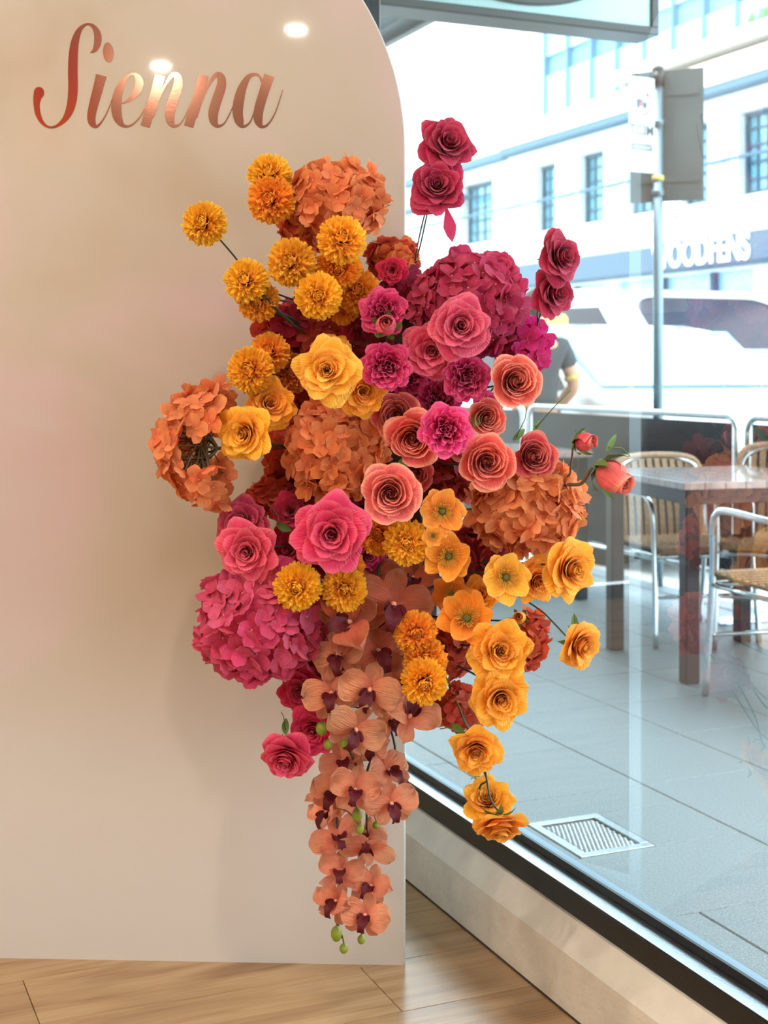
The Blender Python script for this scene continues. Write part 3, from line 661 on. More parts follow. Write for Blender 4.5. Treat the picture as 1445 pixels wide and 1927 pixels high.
# person beside the sedan
def skin(name,verts,edges,rad,mt,parent,sub=2,root=0):
    me=bpy.data.meshes.new(name); me.from_pydata(verts,edges,[]); o=link(name,me,parent); me.materials.append(mt)
    m=o.modifiers.new('skin','SKIN'); sv=me.skin_vertices[0].data
    for i,r in enumerate(rad): sv[i].radius=(r if isinstance(r,tuple) else (r,r)); sv[i].use_root=(i==root)
    m.use_smooth_shade=True; ss_=o.modifiers.new('sub','SUBSURF'); ss_.levels=sub; ss_.render_levels=sub
    return o
pp=Vector(((1006-CX)/F_PX*9.0,9.0,-.12))
man=thing('person','person in a dark grey T-shirt standing beside the white car, one arm bent','person',pp,rotz=R_(200))
# local: faces -Y; x to the person's left(+)/right(-)
V=[(0,0,.95),(0,0,1.10),(0,0,1.28),(0,0,1.42),(0,-.01,1.50),(0,-.02,1.58),(0,-.02,1.68),
   (-.19,0,1.42),(-.28,.03,1.17),(-.20,-.14,.98),(-.17,-.18,.93),
   (.19,0,1.42),(.25,.02,1.15),(.25,-.08,.92),(.25,-.10,.86),
   (-.10,0,.90),(-.11,-.02,.50),(-.11,.02,.10),(-.11,-.12,.04),
   (.10,0,.90),(.12,.0,.50),(.12,.03,.10),(.12,-.11,.04)]
E_=[(0,1),(1,2),(2,3),(3,4),(4,5),(5,6),(3,7),(7,8),(8,9),(9,10),(3,11),(11,12),(12,13),(13,14),(0,15),(15,16),(16,17),(17,18),(0,19),(19,20),(20,21),(21,22)]
Rd=[(.15,.11),(.14,.10),(.16,.11),(.14,.09),.055,.07,.085,.06,.048,.038,.03,.06,.048,.038,.03,.09,.06,.042,.04,.09,.06,.042,.04]
body=skin('body',V,E_,Rd,M_SKIN,man)
skin('tshirt',[(0,0,.98),(0,0,1.12),(0,0,1.28),(0,0,1.42),(0,0,1.47),(-.19,0,1.42),(-.245,.02,1.27),(.19,0,1.42),(.235,.01,1.26)],[(0,1),(1,2),(2,3),(3,4),(3,5),(5,6),(3,7),(7,8)],[(.175,.135),(.165,.125),(.18,.13),(.155,.11),.075,.08,.072,.08,.072],M_SHIRT,man)
skin('trousers',[(0,0,.97),(-.10,0,.88),(-.11,-.02,.50),(-.11,.02,.12),(.10,0,.88),(.12,0,.50),(.12,.03,.12)],[(0,1),(1,2),(2,3),(0,4),(4,5),(5,6)],[(.17,.13),.11,.08,.065,.11,.08,.065],M_TROU,man)
MB().sphere((0,.01,1.70),(.082,.098,.10),14,9).obj('hair',M_HAIR,man,True)
mb=MB()
for x in (-.030,.030): mb.sphere((x,-.098,1.665),(.011,.008,.008),8,6)
mb.obj('eye',M_HAIR,man,True)
MB().sphere((0,-.108,1.635),(.012,.018,.022),8,6).sphere((-.078,-.01,1.65),(.010,.02,.03),8,6).sphere((.078,-.01,1.65),(.010,.02,.03),8,6).obj('nose_and_ears',M_SKIN,man,True)
MB().sphere((0,-.092,1.60),(.022,.008,.006),8,5).obj('mouth',M_RED,man,True)
for sx,base,dr in ((-1,Vector((-.165,-.19,.92)),Vector((.3,-.35,-.7))),(1,Vector((.25,-.10,.85)),Vector((0,-.15,-1)))):
    mb=MB(); dr.normalize(); side=dr.orthogonal().normalized()
    mb.sphere(base+dr*.03,(.034,.026,.045),10,7)
    for q in range(4):
        st=base+dr*.06+side*(.022*(q-1.5)); L=(.07,.08,.075,.055)[q]
        mb.tube([st,st+dr*L*.5,st+dr*L+Vector((0,-.015,0))],[.009,.0085,.007],7)
    mb.tube([base+side*.03,base+side*.05+dr*.03,base+side*.052+dr*.06],[.011,.010,.008],7)
    mb.obj('hand',M_SKIN,man,True)
MB().tube([(-.262,.025,1.235),(-.270,.028,1.205)],.062,14).obj('yellow_sleeve_band',M_BAND,man,True)
MB().bbox((-.16,-.20,-.0),(-.06,.09,.075),.03).bbox((.07,-.19,-.0),(.17,.10,.075),.03).obj('shoe',M_BLACKLEG,man)

# ---------------------------------------------------------------- flower parts
def smooth(a,b,x):
    x=max(0,min(1,(x-a)/(b-a))); return x*x*(3-2*x)
def petal_surface(phi,r0,a0,a1,curl,Ln,wid,point=0,ruffle=0,rph=0,spiral=0,zb=0,nu=6,nv=6,rounding=.28,cup=1.0,twist=0):
    """one petal; profile walks out from radius r0 with angle from the axis a0->a1 plus a curl at the rim"""
    mb=MB(); N=18; prof=[(r0,zb)]
    for i in range(N):
        v=(i+.5)/N; a=R_(a0+(a1-a0)*v+curl*smooth(.72,1.0,v)); r,h=prof[-1]
        prof.append((r+math.sin(a)*Ln/N, h+math.cos(a)*Ln/N))
    def at(v):
        x=max(0,min(N,v*N)); i=min(N-1,int(x)); f=x-i; return prof[i][0]*(1-f)+prof[i+1][0]*f, prof[i][1]*(1-f)+prof[i+1][1]*f
    def fn(u,v):
        u=u*2-1
        ve=v*(1-rounding*abs(u)**2.4)+point*v**3*math.exp(-(u/.22)**2)
        if ve>1: ex=ve-1; ve=1
        else: ex=0
        r,h=at(ve)
        if ex: a=R_(a1+curl); r+=math.sin(a)*ex*Ln; h+=math.cos(a)*ex*Ln
        x=u*wid*(.42+.58*smooth(0,.55,v))
        rr=max(r,.09); ang=x/rr*cup
        lim=2.6
        ang=max(-lim,min(lim,ang)); flat=x-ang*rr
        wv=ruffle*v*v*math.sin(u*4.2+rph)
        rad=r+spiral*u+wv*.6; z=h+wv*.5+twist*u*v*.15
        px=rad*math.cos(ang)-flat*0; py=rad*math.sin(ang)+flat*.6
        c,s=math.cos(phi),math.sin(phi)
        return (px*c-py*s, px*s+py*c, z)
    mb.grid(fn,nu,nv); return mb
def lerp(a,b,f): return a+(b-a)*f
PROTO={}
def proto(kind,var):
    """list of (part name, mesh, extras) for a flower of unit radius facing +Z"""
    key=(kind,var)
    if key in PROTO: return PROTO[key]
    rnd=random.Random(sum(map(ord,kind))*31+var); P_=[]
    g=2.39996
    if kind in ('rose','yrose'):
        y=kind=='yrose'; N=34 if not y else 31
        for i in range(N):
            f=i/(N-1); fa=f+rnd.uniform(-.03,.03)
            mb=petal_surface(i*g+rnd.uniform(-.4,.4), .03+.13*f, lerp(4,60,max(0,fa)**1.15)+rnd.uniform(-4,4), lerp(-12,90,max(0,fa)**1.35)+rnd.uniform(-6,6), lerp(4,50,f)+rnd.uniform(-8,18),
                lerp(.62,.90,f)*rnd.uniform(.95,1.05), lerp(.20,.66,f**.7), point=(.10 if not y else .04)*min(1,f*2), ruffle=lerp(.0,.10 if not y else .16,f), rph=rnd.uniform(0,6), spiral=.035*(1-f), zb=.04-.10*f,
                nu=7 if f>.3 else 6, rounding=.26, twist=rnd.uniform(-.5,.5)*f)
            P_.append(('petal',mb.mesh('petal',M_YPETAL if y else M_PETAL,True)))
    elif kind=='coral':
        N=38
        for i in range(N):
            f=i/(N-1)
            o_=f>.84
            mb=petal_surface(i*g+rnd.uniform(-.5,.5), .025+.28*f, lerp(4,58,f**.8), lerp(-10,14,f) if not o_ else 52, (lerp(4,26,f) if not o_ else 50)*rnd.uniform(.7,1.3),
                lerp(.52,.86,f**.8), lerp(.16,.66,f), point=.02, ruffle=.025+.03*f, rph=rnd.uniform(0,6), spiral=.05*(1-f)+.025, zb=.10-.18*f, nu=7, rounding=.20)
            P_.append(('petal',mb.mesh('petal',M_CORAL,True)))
    elif kind=='bud':
        for i in range(16):
            f=i/15
            mb=petal_surface(i*g, .02+.06*f, lerp(6,50,f), lerp(-8,-46,f), lerp(10,40,f)*(1 if i>9 else .5), lerp(.95,1.28,f), lerp(.2,.60,f), point=.05, ruffle=.02, rph=rnd.uniform(0,6), spiral=.04, zb=-.45, nu=7, nv=8, rounding=.2)
            P_.append(('petal',mb.mesh('petal',M_CORAL,True)))
    elif kind=='peony':
        for i in range(14):
            mb=petal_surface(i*g, .10, 58+rnd.uniform(-6,6), 84 if i>6 else 58, rnd.uniform(-10,40), .86 if i>6 else .78, .56, point=-.03, ruffle=.10, rph=rnd.uniform(0,6), zb=-.04, rounding=.34, nu=7)
            P_.append(('petal',mb.mesh('petal',M_PETAL,True)))
        for i in range(40):
            f=i/39; a=i*g
            mb=petal_surface(a, .03+.42*f, lerp(2,36,f)+rnd.uniform(-8,8), lerp(-14,30,f)+rnd.uniform(-12,12), rnd.uniform(10,60), lerp(.50,.56,f)*rnd.uniform(.88,1.08), rnd.uniform(.16,.28), point=-.08, ruffle=.13, rph=rnd.uniform(0,6), spiral=rnd.uniform(-.12,.12), zb=.0, nu=7, rounding=.15, twist=rnd.uniform(-1,1))
            P_.append(('petal',mb.mesh('petal',M_PETAL,True)))
    elif kind=='pompom':
        mb=MB(); N=380
        for i in range(N):
            z=1-1.72*(i+.5)/N; r=math.sqrt(1-z*z); a=i*g+rnd.uniform(-.15,.15); d=Vector((r*math.cos(a),r*math.sin(a),z))
            d=(d+Vector((d.x,d.y,0))*.22*(1-abs(z))+Vector([rnd.uniform(-.09,.09) for _ in range(3)])).normalized()
            L=rnd.uniform(.88,1.05)*(1 if z<.8 else rnd.uniform(.86,1)); rr0=.34
            side=d.cross(Vector((0,0,1))); side=side.normalized() if side.length>.01 else Vector((1,0,0)); up=side.cross(d)
            # cup opens to the flower's pole
            wd=rnd.uniform(.056,.08); tilt=rnd.uniform(-.5,.5); s2=(side*math.cos(tilt)+up*math.sin(tilt)); u2=s2.cross(d); 
            if u2.z<0: u2=-u2
            def fn(u,v,d=d,s2=s2,u2=u2,L=L,wd=wd):
                u=u*2-1; lng=rr0+(L-rr0)*v; wdt=wd*(.45+.95*math.sin(min(1,v*1.05)*2.2))*(1 if v<.99 else .55)
                lng-= .05*abs(u)*v if v<.99 else .0
                cupz=.06*u*u*v+ .05*v*v
                return d*lng+s2*(u*wdt)+u2*(cupz-.03)
            mb.grid(fn,2,4)
        for i in range(22):
            f=i/21; q=petal_surface(i*g+rnd.uniform(-.3,.3),.03+.25*f,lerp(5,25,f),lerp(-60,-35,f),10,lerp(.20,.36,f),lerp(.08,.13,f),rounding=.3,nu=2,nv=3,zb=.60-.10*f,ruffle=.03)
            b0=len(mb.v); mb.v+=q.v
            for ff,uu in zip(q.f,q.uv): mb.face([b0+x for x in ff],0,uu)
        P_.append(('petals',mb.mesh('petals',M_POM,True),'stuff'))
        P_.append(('core',MB().sphere((0,0,0),.42,12,8).mesh('core',M_FOAM,True)))
    elif kind=='anemone':
        n=6
        for i in range(n):
            mb=petal_surface(i*2*math.pi/n+rnd.uniform(-.14,.14), .10, 48+rnd.uniform(-4,8)+(10 if i%2 else 0), 74+rnd.uniform(-12,16), rnd.uniform(-50,40), .90*rnd.uniform(.94,1.05), .54, point=-.06, ruffle=.11, rph=rnd.uniform(0,6), zb=-.02-.03*(i%2), rounding=.30, nu=8, nv=7)
            P_.append(('petal',mb.mesh('petal',M_YPETAL,True)))
        P_.append(('button_centre',MB().sphere((0,0,.20),(.14,.14,.13),14,8).mesh('button_centre',M_POLLEN,True)))
        mb=MB()
        for i in range(46):
            a=i*g; r1=rnd.uniform(.26,.42); z1=rnd.uniform(.36,.46); c,s=math.cos(a),math.sin(a)
            mb.tube([(.10*c,.10*s,.10),(r1*.65*c,r1*.65*s,z1*.86),(r1*c,r1*s,z1)],.011,4,cap=False); mb.sphere((r1*c,r1*s,z1),.026,5,4)
        P_.append(('stamens',mb.mesh('stamens',M_STAMEN,True),'stuff'))
    mb=MB()
    if kind in('rose','yrose','coral','peony','bud','anemone'):
        zz=-.47 if kind=='bud' else -.08
        mb.sphere((0,0,zz-.06),(.12,.12,.12),10,7)
        for i in range(5):
            a=i*2*math.pi/5; q=Matrix.Rotation(a,4,'Z')
            if kind=='bud': pr=[(.08,zz),(.34,zz+.12),(.50,zz+.45),(.54,zz+.72)]
            else: pr=[(.08,zz),(.30,zz-.02),(.46,zz-.08),(.60,zz-.20)]
            n=len(mb.v)
            for (r,z),wd in zip(pr,(.06,.11,.08,.01)):
                for sg in (-1,0,1): mb.v.append(q@Vector((r-(abs(sg)*.01),sg*wd,z+abs(sg)*.02)))
            for j in range(3):
                for b in range(2): e=n+j*3+b; mb.face((e,e+1,e+4,e+3))
        P_.append(('sepals',mb.mesh('sepals',M_GREEN,True)))
    PROTO[key]=P_; return P_

# floral foam block that every stem goes into, held against the backdrop
FC=Vector((.008,2.585,.952)); FH=Vector((.088,.095,.33))
foam=thing('floral_foam','dark floral foam block behind the flowers, fixed to the edge of the backdrop','floral foam',FC-Vector((0,0,FH.z)))
MB().bbox((-FH.x,-FH.y,0),(FH.x,FH.y,2*FH.z),.03).obj('foam_block',M_FOAM,foam)
for z in (.15,.5): MB().bbox((-FH.x-.002,-FH.y-.002,z),(FH.x+.002,FH.y+.002,z+.012),.001).obj('cable_strap',M_BLACKLEG,foam)
MB().bbox((-.05,FH.y-.01,.0),(.03,FH.y+.04,2*FH.z),.004).obj('mounting_plate',M_BLACKLEG,foam)
def foam_pt(p,inset=.03):
    q=p-FC
    return FC+Vector([max(-(h-inset),min(h-inset,x)) for x,h in zip(q,FH)])
def stem_to_foam(root,pos,n,r=.0017,mt=None,off=.01,name='stem'):
    tgt=foam_pt(pos+Vector((0,0,-.03))); a=pos-n*off; d=(tgt-a).length
    pts=[]
    for i in range(9):
        u=i/8; c=a-n*min(.09,d*.45)
        pts.append(a*(1-u)**2+c*2*u*(1-u)+tgt*u*u)
    me=MB().tube([p-pos for p in pts],r,7).mesh(name,mt or M_STEM,True)
    o=link(name,me,root); o.matrix_parent_inverse=Matrix(); return o

def oc(c,alpha=0,j=.05):
    l=lin(c); k=1+random.uniform(-j,j); return (min(1,l[0]*k),min(1,l[1]*k*random.uniform(.93,1.07)),min(1,l[2]*k*random.uniform(.93,1.07)),alpha)
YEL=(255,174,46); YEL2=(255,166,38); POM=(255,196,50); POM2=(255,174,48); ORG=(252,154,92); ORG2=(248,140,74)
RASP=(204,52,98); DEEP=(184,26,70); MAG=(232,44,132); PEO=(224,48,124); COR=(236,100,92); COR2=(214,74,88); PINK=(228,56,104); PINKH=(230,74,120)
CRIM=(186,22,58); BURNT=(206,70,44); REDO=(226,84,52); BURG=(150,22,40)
FN={'rose':('rose','rose'),'yrose':('rose','rose'),'coral':('cabbage_rose','rose'),'bud':('rosebud','rosebud'),'peony':('peony','peony'),'pompom':('pompom_chrysanthemum','chrysanthemum'),'anemone':('anemone','anemone')}
GRP={'rose':'pink and crimson silk roses','yrose':'orange yellow silk roses','coral':'coral cabbage roses','bud':'rosebuds','peony':'magenta peonies','pompom':'yellow pompom chrysanthemums','anemone':'orange anemones'}
nv_=[0]
def flower(kind,px,py,d,Y,nx,nz,c,label,alpha=.25,sq=1.0,stem=True,roll=None):
    pos=P(px,py,Y); Rr=d/2*Y/F_PX*{'rose':1.14,'yrose':1.14,'peony':1.13,'coral':1.08,'bud':1.95,'pompom':1.07,'anemone':1.08}[kind]; n=Vector((nx,-1,nz)).normalized()
    nv_[0]+=1; nm,cat=FN[kind]
    root=thing(nm,label,cat,pos,GRP[kind])
    q=n.to_track_quat('Z','Y').to_matrix().to_4x4()@Matrix.Rotation(roll if roll is not None else random.uniform(0,6.28),4,'Z')
    cen={'pompom':0,'bud':-.0,'coral':.30,'peony':.22,'rose':.22,'yrose':.22,'anemone':.12}[kind]
    S=q@Matrix.Diagonal((Rr,Rr*sq,Rr*(.72 if kind=='bud' else 1),1))@Matrix.Translation((0,0,-cen))
    base=oc(c,alpha)
    for part in proto(kind,nv_[0]%3):
        o=link(part[0],part[1],root); o.matrix_local=S
        if part[0] in ('petal','petals'):
            k=random.uniform(.95,1.05); o.color=(min(1,base[0]*k),min(1,base[1]*k),min(1,base[2]*k),alpha)
        if len(part)>2: o['kind']=part[2]
    if stem: stem_to_foam(root,pos,n,off=Rr*(.2+cen))
    return root

# hydrangea floret: four rounded petals round a pale eye
def floret_mesh(var):
    rnd=random.Random(900+var); mb=MB()
    for i in range(4):
        a=i*math.pi/2+rnd.uniform(-.12,.12); lift=rnd.uniform(.0,.7); curl=rnd.uniform(-.6,.6); L=rnd.uniform(.92,1.08); tw=rnd.uniform(-.35,.35)
        def fn(u,v):
            u=u*2-1; vv=.5-.5*math.cos(math.pi*v); x=.03+vv*L; wv=.50*math.sqrt(max(0,1-((vv-.54)/.545)**2))+.015
            y=u*wv; v=vv; z=lift*x*.8+curl*x*x*.5+ .16*y*y*math.cos(i)+tw*x*y*.5+.04*math.sin(5*u+i)*v
            c,s=math.cos(a),math.sin(a); return (x*c-y*s,x*s+y*c,z-.02*(i%2))
        mb.grid(fn,4,6)
    mb.sphere((0,0,.03),(.07,.07,.06),6,4,1)
    me=mb.mesh('floret',[M_PETAL_SOFT,M_EYE],True); return me
FLO=[floret_mesh(i) for i in range(7)]
ga=2.39996
def hydrangea(px,py,rx,rz,Y,nx,nz,c,label,n=72,cover=.80,fl=.27,ry=None,c2=None,alpha=.35,branches=True,inner=True,cone=None,group='hydrangea heads',stem=True,rough=.12):
    pos=P(px,py,Y); k=Y/F_PX; RX,RZ=rx*k,rz*k; RY=ry*k if ry else (RX+RZ)/2*.85
    face=Vector((nx,-1,nz)).normalized(); root=thing('hydrangea',label,'hydrangea',pos,group)
    Q=face.to_track_quat('Z','Y'); fr=fl*(RX+RZ)/2
    tips=[]
    def put(dl,rad,col_):
        d=Q@dl; p=Vector((d.x*RX,d.y*RY,d.z*RZ))*rad; nn=Vector((d.x/RX,d.y/RY,d.z/RZ)).normalized()
        nn=(nn+Vector([random.gauss(0,.36) for _ in range(3)])).normalized()
        o=link('floret',random.choice(FLO),root); s=fr*random.uniform(.86,1.14)
        o.matrix_local=Matrix.Translation(p)@nn.to_track_quat('Z','Y').to_matrix().to_4x4()@Matrix.Rotation(random.uniform(0,6.28),4,'Z')@Matrix.Scale(s,4)
        o.color=col_; tips.append(p-nn*s*.05)
    n=int(n*1.2); fr*=.97
    for i in range(n):
        z=1-2*cover*(i+.5)/n; r=math.sqrt(max(0,1-z*z)); a=i*ga+random.uniform(-.2,.2); dl=Vector((r*math.cos(a),r*math.sin(a),z))
        cc=c if (c2 is None or random.random()<.6) else c2
        put(dl,1-fl*.45+random.uniform(-rough,rough*.5)*.8,oc(cc,alpha,.10))
    if inner:
        for i in range(int(n*.35)):
            z=1-1.7*(i+.5)/(n*.35); r=math.sqrt(1-z*z); a=i*ga*1.3; put(Vector((r*math.cos(a),r*math.sin(a),z)),.58,oc(c2 or c,alpha*.3,.10))
    mb=MB(); cpt=-face*min(RX,RY)*.7
    for p in tips[::2]:
        mid=(p+cpt)*.5+Vector([random.uniform(-.003,.003) for _ in range(3)]); mb.tube([cpt,mid,p],[.0016,.0011,.0007],5,cap=False)
    tag(mb.obj('branchlets',M_STEMB,root,True),kind='stuff')
    if stem: stem_to_foam(root,pos,face,r=.0022,mt=M_STEMB,off=min(RX,RY)*.6)
    return root

# ---------------------------------------------------------------- hydrangeas
hydrangea(634,378,98,78,2.44,.0,.25,ORG,'orange hydrangea at the very top of the arrangement, above the yellow pompoms',n=84)
hydrangea(572,438,48,48,2.49,-.3,0,ORG2,'small orange hydrangea cluster tucked under the top orange hydrangea, beside the paired pompoms',n=30,fl=.42,c2=REDO)
hydrangea(632,846,96,100,2.40,-.05,.0,ORG,'large orange hydrangea in the middle, just below the big yellow rose',n=92,c2=ORG2)
hydrangea(993,952,112,88,2.36,.15,.1,ORG,'orange hydrangea at the right, under the coral cabbage roses',n=96,c2=(250,160,98))
hydrangea(880,575,108,98,2.42,.1,.2,RASP,'large raspberry hydrangea at the top right behind the pink rose',n=100,c2=(214,66,112),alpha=.12)
hydrangea(984,655,50,56,2.44,.4,.1,MAG,'small vivid magenta hydrangea at the right edge beside the large raspberry one',n=34,fl=.42,alpha=.1)
hydrangea(765,555,50,50,2.50,0,.2,(190,44,90),'dim raspberry hydrangea tucked between the upper peony and the large raspberry head',n=34,fl=.42,alpha=.1)
hydrangea(486,1168,116,114,2.36,-.15,.0,PINKH,'large hot pink hydrangea at the lower left, below the pair of pink roses',n=112,c2=(238,96,136),alpha=.15)
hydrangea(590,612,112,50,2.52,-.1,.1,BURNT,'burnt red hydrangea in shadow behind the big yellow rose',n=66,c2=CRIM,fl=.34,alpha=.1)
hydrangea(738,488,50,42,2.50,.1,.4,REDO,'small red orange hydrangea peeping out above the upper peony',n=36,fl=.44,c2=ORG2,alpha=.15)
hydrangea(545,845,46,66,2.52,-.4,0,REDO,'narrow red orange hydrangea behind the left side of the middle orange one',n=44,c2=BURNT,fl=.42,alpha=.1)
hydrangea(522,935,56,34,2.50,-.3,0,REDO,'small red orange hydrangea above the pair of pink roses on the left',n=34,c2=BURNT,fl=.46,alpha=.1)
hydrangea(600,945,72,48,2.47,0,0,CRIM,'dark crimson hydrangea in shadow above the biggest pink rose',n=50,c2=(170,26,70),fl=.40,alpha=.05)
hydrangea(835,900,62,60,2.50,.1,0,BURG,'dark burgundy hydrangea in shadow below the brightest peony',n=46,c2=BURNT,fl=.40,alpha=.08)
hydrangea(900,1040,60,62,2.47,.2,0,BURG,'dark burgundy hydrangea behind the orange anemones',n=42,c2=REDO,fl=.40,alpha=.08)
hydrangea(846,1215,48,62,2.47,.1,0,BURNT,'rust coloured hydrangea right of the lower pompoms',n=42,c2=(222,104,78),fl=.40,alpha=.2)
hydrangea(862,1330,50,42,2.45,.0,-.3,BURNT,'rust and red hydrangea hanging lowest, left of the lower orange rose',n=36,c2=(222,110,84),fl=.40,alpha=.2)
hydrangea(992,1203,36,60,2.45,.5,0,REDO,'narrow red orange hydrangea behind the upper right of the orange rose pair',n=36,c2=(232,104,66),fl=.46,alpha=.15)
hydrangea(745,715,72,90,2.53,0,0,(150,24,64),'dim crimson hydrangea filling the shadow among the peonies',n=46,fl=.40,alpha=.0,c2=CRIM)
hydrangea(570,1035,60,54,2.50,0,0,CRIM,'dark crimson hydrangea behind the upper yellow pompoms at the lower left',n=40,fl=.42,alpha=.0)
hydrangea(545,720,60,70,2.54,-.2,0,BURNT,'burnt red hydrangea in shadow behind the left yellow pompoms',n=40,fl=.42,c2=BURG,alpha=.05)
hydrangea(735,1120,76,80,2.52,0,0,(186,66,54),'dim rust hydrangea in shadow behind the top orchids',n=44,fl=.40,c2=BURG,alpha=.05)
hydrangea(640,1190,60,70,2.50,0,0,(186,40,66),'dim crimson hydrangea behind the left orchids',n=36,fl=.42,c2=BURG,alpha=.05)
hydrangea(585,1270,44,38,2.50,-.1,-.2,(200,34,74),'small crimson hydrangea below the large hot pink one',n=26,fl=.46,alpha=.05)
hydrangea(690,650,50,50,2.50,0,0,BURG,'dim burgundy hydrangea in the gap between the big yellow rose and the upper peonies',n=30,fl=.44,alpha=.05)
# left head seen from the side: florets only on its dome, branching stems in view
def side_hydrangea():
    Y=2.36; pos=P(408,838,Y); k=Y/F_PX; root=thing('hydrangea','orange hydrangea seen side-on at the far left with its branching green stems bare','hydrangea',pos,'hydrangea heads')
    hub=Vector((2*k,0,-6*k)); mb=MB(); R0=112*k; n=100; ends=[]
    for i in range(n):
        z=1-(1+.06)*(i+.5)/n; r=math.sqrt(max(0,1-z*z)); a=i*ga; d=Vector((-z,r*math.cos(a),r*math.sin(a)))
        if d.x>-.02: d.x=-.02-.1*random.random()
        if d.x>-.62 and abs(d.z+.02)<.30: continue
        p=Vector((d.x*R0*1.05+10*k,d.y*R0*.85,d.z*R0))*random.uniform(.88,1.02); nn=(d+Vector([random.gauss(0,.3) for _ in range(3)])).normalized()
        o=link('floret',random.choice(FLO),root); o.matrix_local=Matrix.Translation(p)@nn.to_track_quat('Z','Y').to_matrix().to_4x4()@Matrix.Rotation(random.uniform(0,6.28),4,'Z')@Matrix.Scale(27*k,4); o.color=oc(random.choice((ORG,ORG,(250,160,98),ORG2)),.35,.08); ends.append(p)
    for j in range(7):
        a=j*.9+.4; m=Vector((-26*k,22*k*math.cos(a),30*k*math.sin(a))); mb.tube([hub,(hub+m)*.5+Vector((0,0,6*k*math.sin(a))),m],[.0026,.0022,.002],7)
        for p in ends[j::7]: mb.tube([m,(m+p)*.5,p*.97],[.0016,.0012,.0009],5,cap=False)
    tag(mb.obj('branchlets',M_STEMB,root,True),kind='stuff')
    pts=[hub,Vector((60*k,.03,-4*k)),Vector((120*k,.07,-8*k)),foam_pt(P(560,845,2.55))-pos]
    MB().tube(catmull([tuple(p) for p in pts],5),.003,8).obj('stem',M_STEMB,root,True)
side_hydrangea()

# ---------------------------------------------------------------- pompoms
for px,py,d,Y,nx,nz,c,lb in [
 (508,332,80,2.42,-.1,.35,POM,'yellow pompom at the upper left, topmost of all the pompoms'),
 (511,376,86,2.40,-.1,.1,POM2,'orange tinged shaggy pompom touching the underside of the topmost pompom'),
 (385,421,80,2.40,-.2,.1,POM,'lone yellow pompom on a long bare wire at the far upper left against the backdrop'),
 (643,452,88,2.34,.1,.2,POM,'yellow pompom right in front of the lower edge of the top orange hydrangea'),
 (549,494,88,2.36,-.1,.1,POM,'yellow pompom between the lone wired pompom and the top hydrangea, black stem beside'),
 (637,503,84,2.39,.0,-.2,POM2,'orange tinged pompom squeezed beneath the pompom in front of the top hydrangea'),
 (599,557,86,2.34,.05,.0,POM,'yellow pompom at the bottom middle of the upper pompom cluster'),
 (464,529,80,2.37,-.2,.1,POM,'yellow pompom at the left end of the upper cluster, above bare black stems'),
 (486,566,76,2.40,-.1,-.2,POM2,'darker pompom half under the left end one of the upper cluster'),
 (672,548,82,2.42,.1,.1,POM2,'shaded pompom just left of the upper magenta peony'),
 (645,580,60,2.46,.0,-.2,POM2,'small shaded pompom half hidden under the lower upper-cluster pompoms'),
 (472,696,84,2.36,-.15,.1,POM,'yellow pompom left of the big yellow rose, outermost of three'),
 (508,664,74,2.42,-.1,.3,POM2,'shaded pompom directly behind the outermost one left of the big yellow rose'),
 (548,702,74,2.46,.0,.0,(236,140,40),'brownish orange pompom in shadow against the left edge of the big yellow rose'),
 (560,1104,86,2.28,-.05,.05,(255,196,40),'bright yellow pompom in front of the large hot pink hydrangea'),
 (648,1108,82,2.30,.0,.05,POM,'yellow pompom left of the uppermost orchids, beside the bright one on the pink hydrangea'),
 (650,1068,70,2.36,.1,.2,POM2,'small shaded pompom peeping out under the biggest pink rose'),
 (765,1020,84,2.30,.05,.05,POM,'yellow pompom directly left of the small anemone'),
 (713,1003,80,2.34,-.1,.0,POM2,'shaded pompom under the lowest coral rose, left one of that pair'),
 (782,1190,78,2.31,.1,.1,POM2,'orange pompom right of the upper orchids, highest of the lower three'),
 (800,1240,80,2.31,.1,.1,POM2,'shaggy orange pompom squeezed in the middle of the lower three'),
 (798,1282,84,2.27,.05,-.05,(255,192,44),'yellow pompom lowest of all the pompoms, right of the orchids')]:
    flower('pompom',px,py,d,Y,nx,nz,c,lb,alpha=.35,stem=(px not in (385,)))
# the long bare wires on the left
def wire(pxs,parent_label=None,r=.0016,mt=None):
    pts=[P(*p) for p in pxs]; return pts
lone=[o for o in col.objects if o.get('label','').startswith('lone yellow pompom')][0]
def wire_part(root,pxs,r=.0016,mt=None,name='stem'):
    pts=[P(*p)-Vector(root.location) for p in pxs]
    MB().tube(catmull([tuple(p) for p in pts],6),r,8).obj(name,mt or M_STEM,root,True)
wire_part(lone,[(394,430,2.41),(420,458,2.43),(450,494,2.46),(500,560,2.49),(560,610,2.55),(640,660,2.58)])
for lab,pp_ in (('yellow pompom at the left end',[(478,545,2.37),(505,565,2.38),(545,605,2.42),(640,680,2.58)]),('darker pompom half under',[(500,578,2.41),(520,590,2.41),(550,600,2.44),(640,670,2.58)]),('yellow pompom between the lone',[(575,510,2.36),(600,520,2.38),(612,560,2.44),(660,660,2.58)])):
    r_=[o for o in col.objects if o.get('label','').startswith(lab)][0]; wire_part(r_,pp_,.0026,M_STEM,'wire_stem')

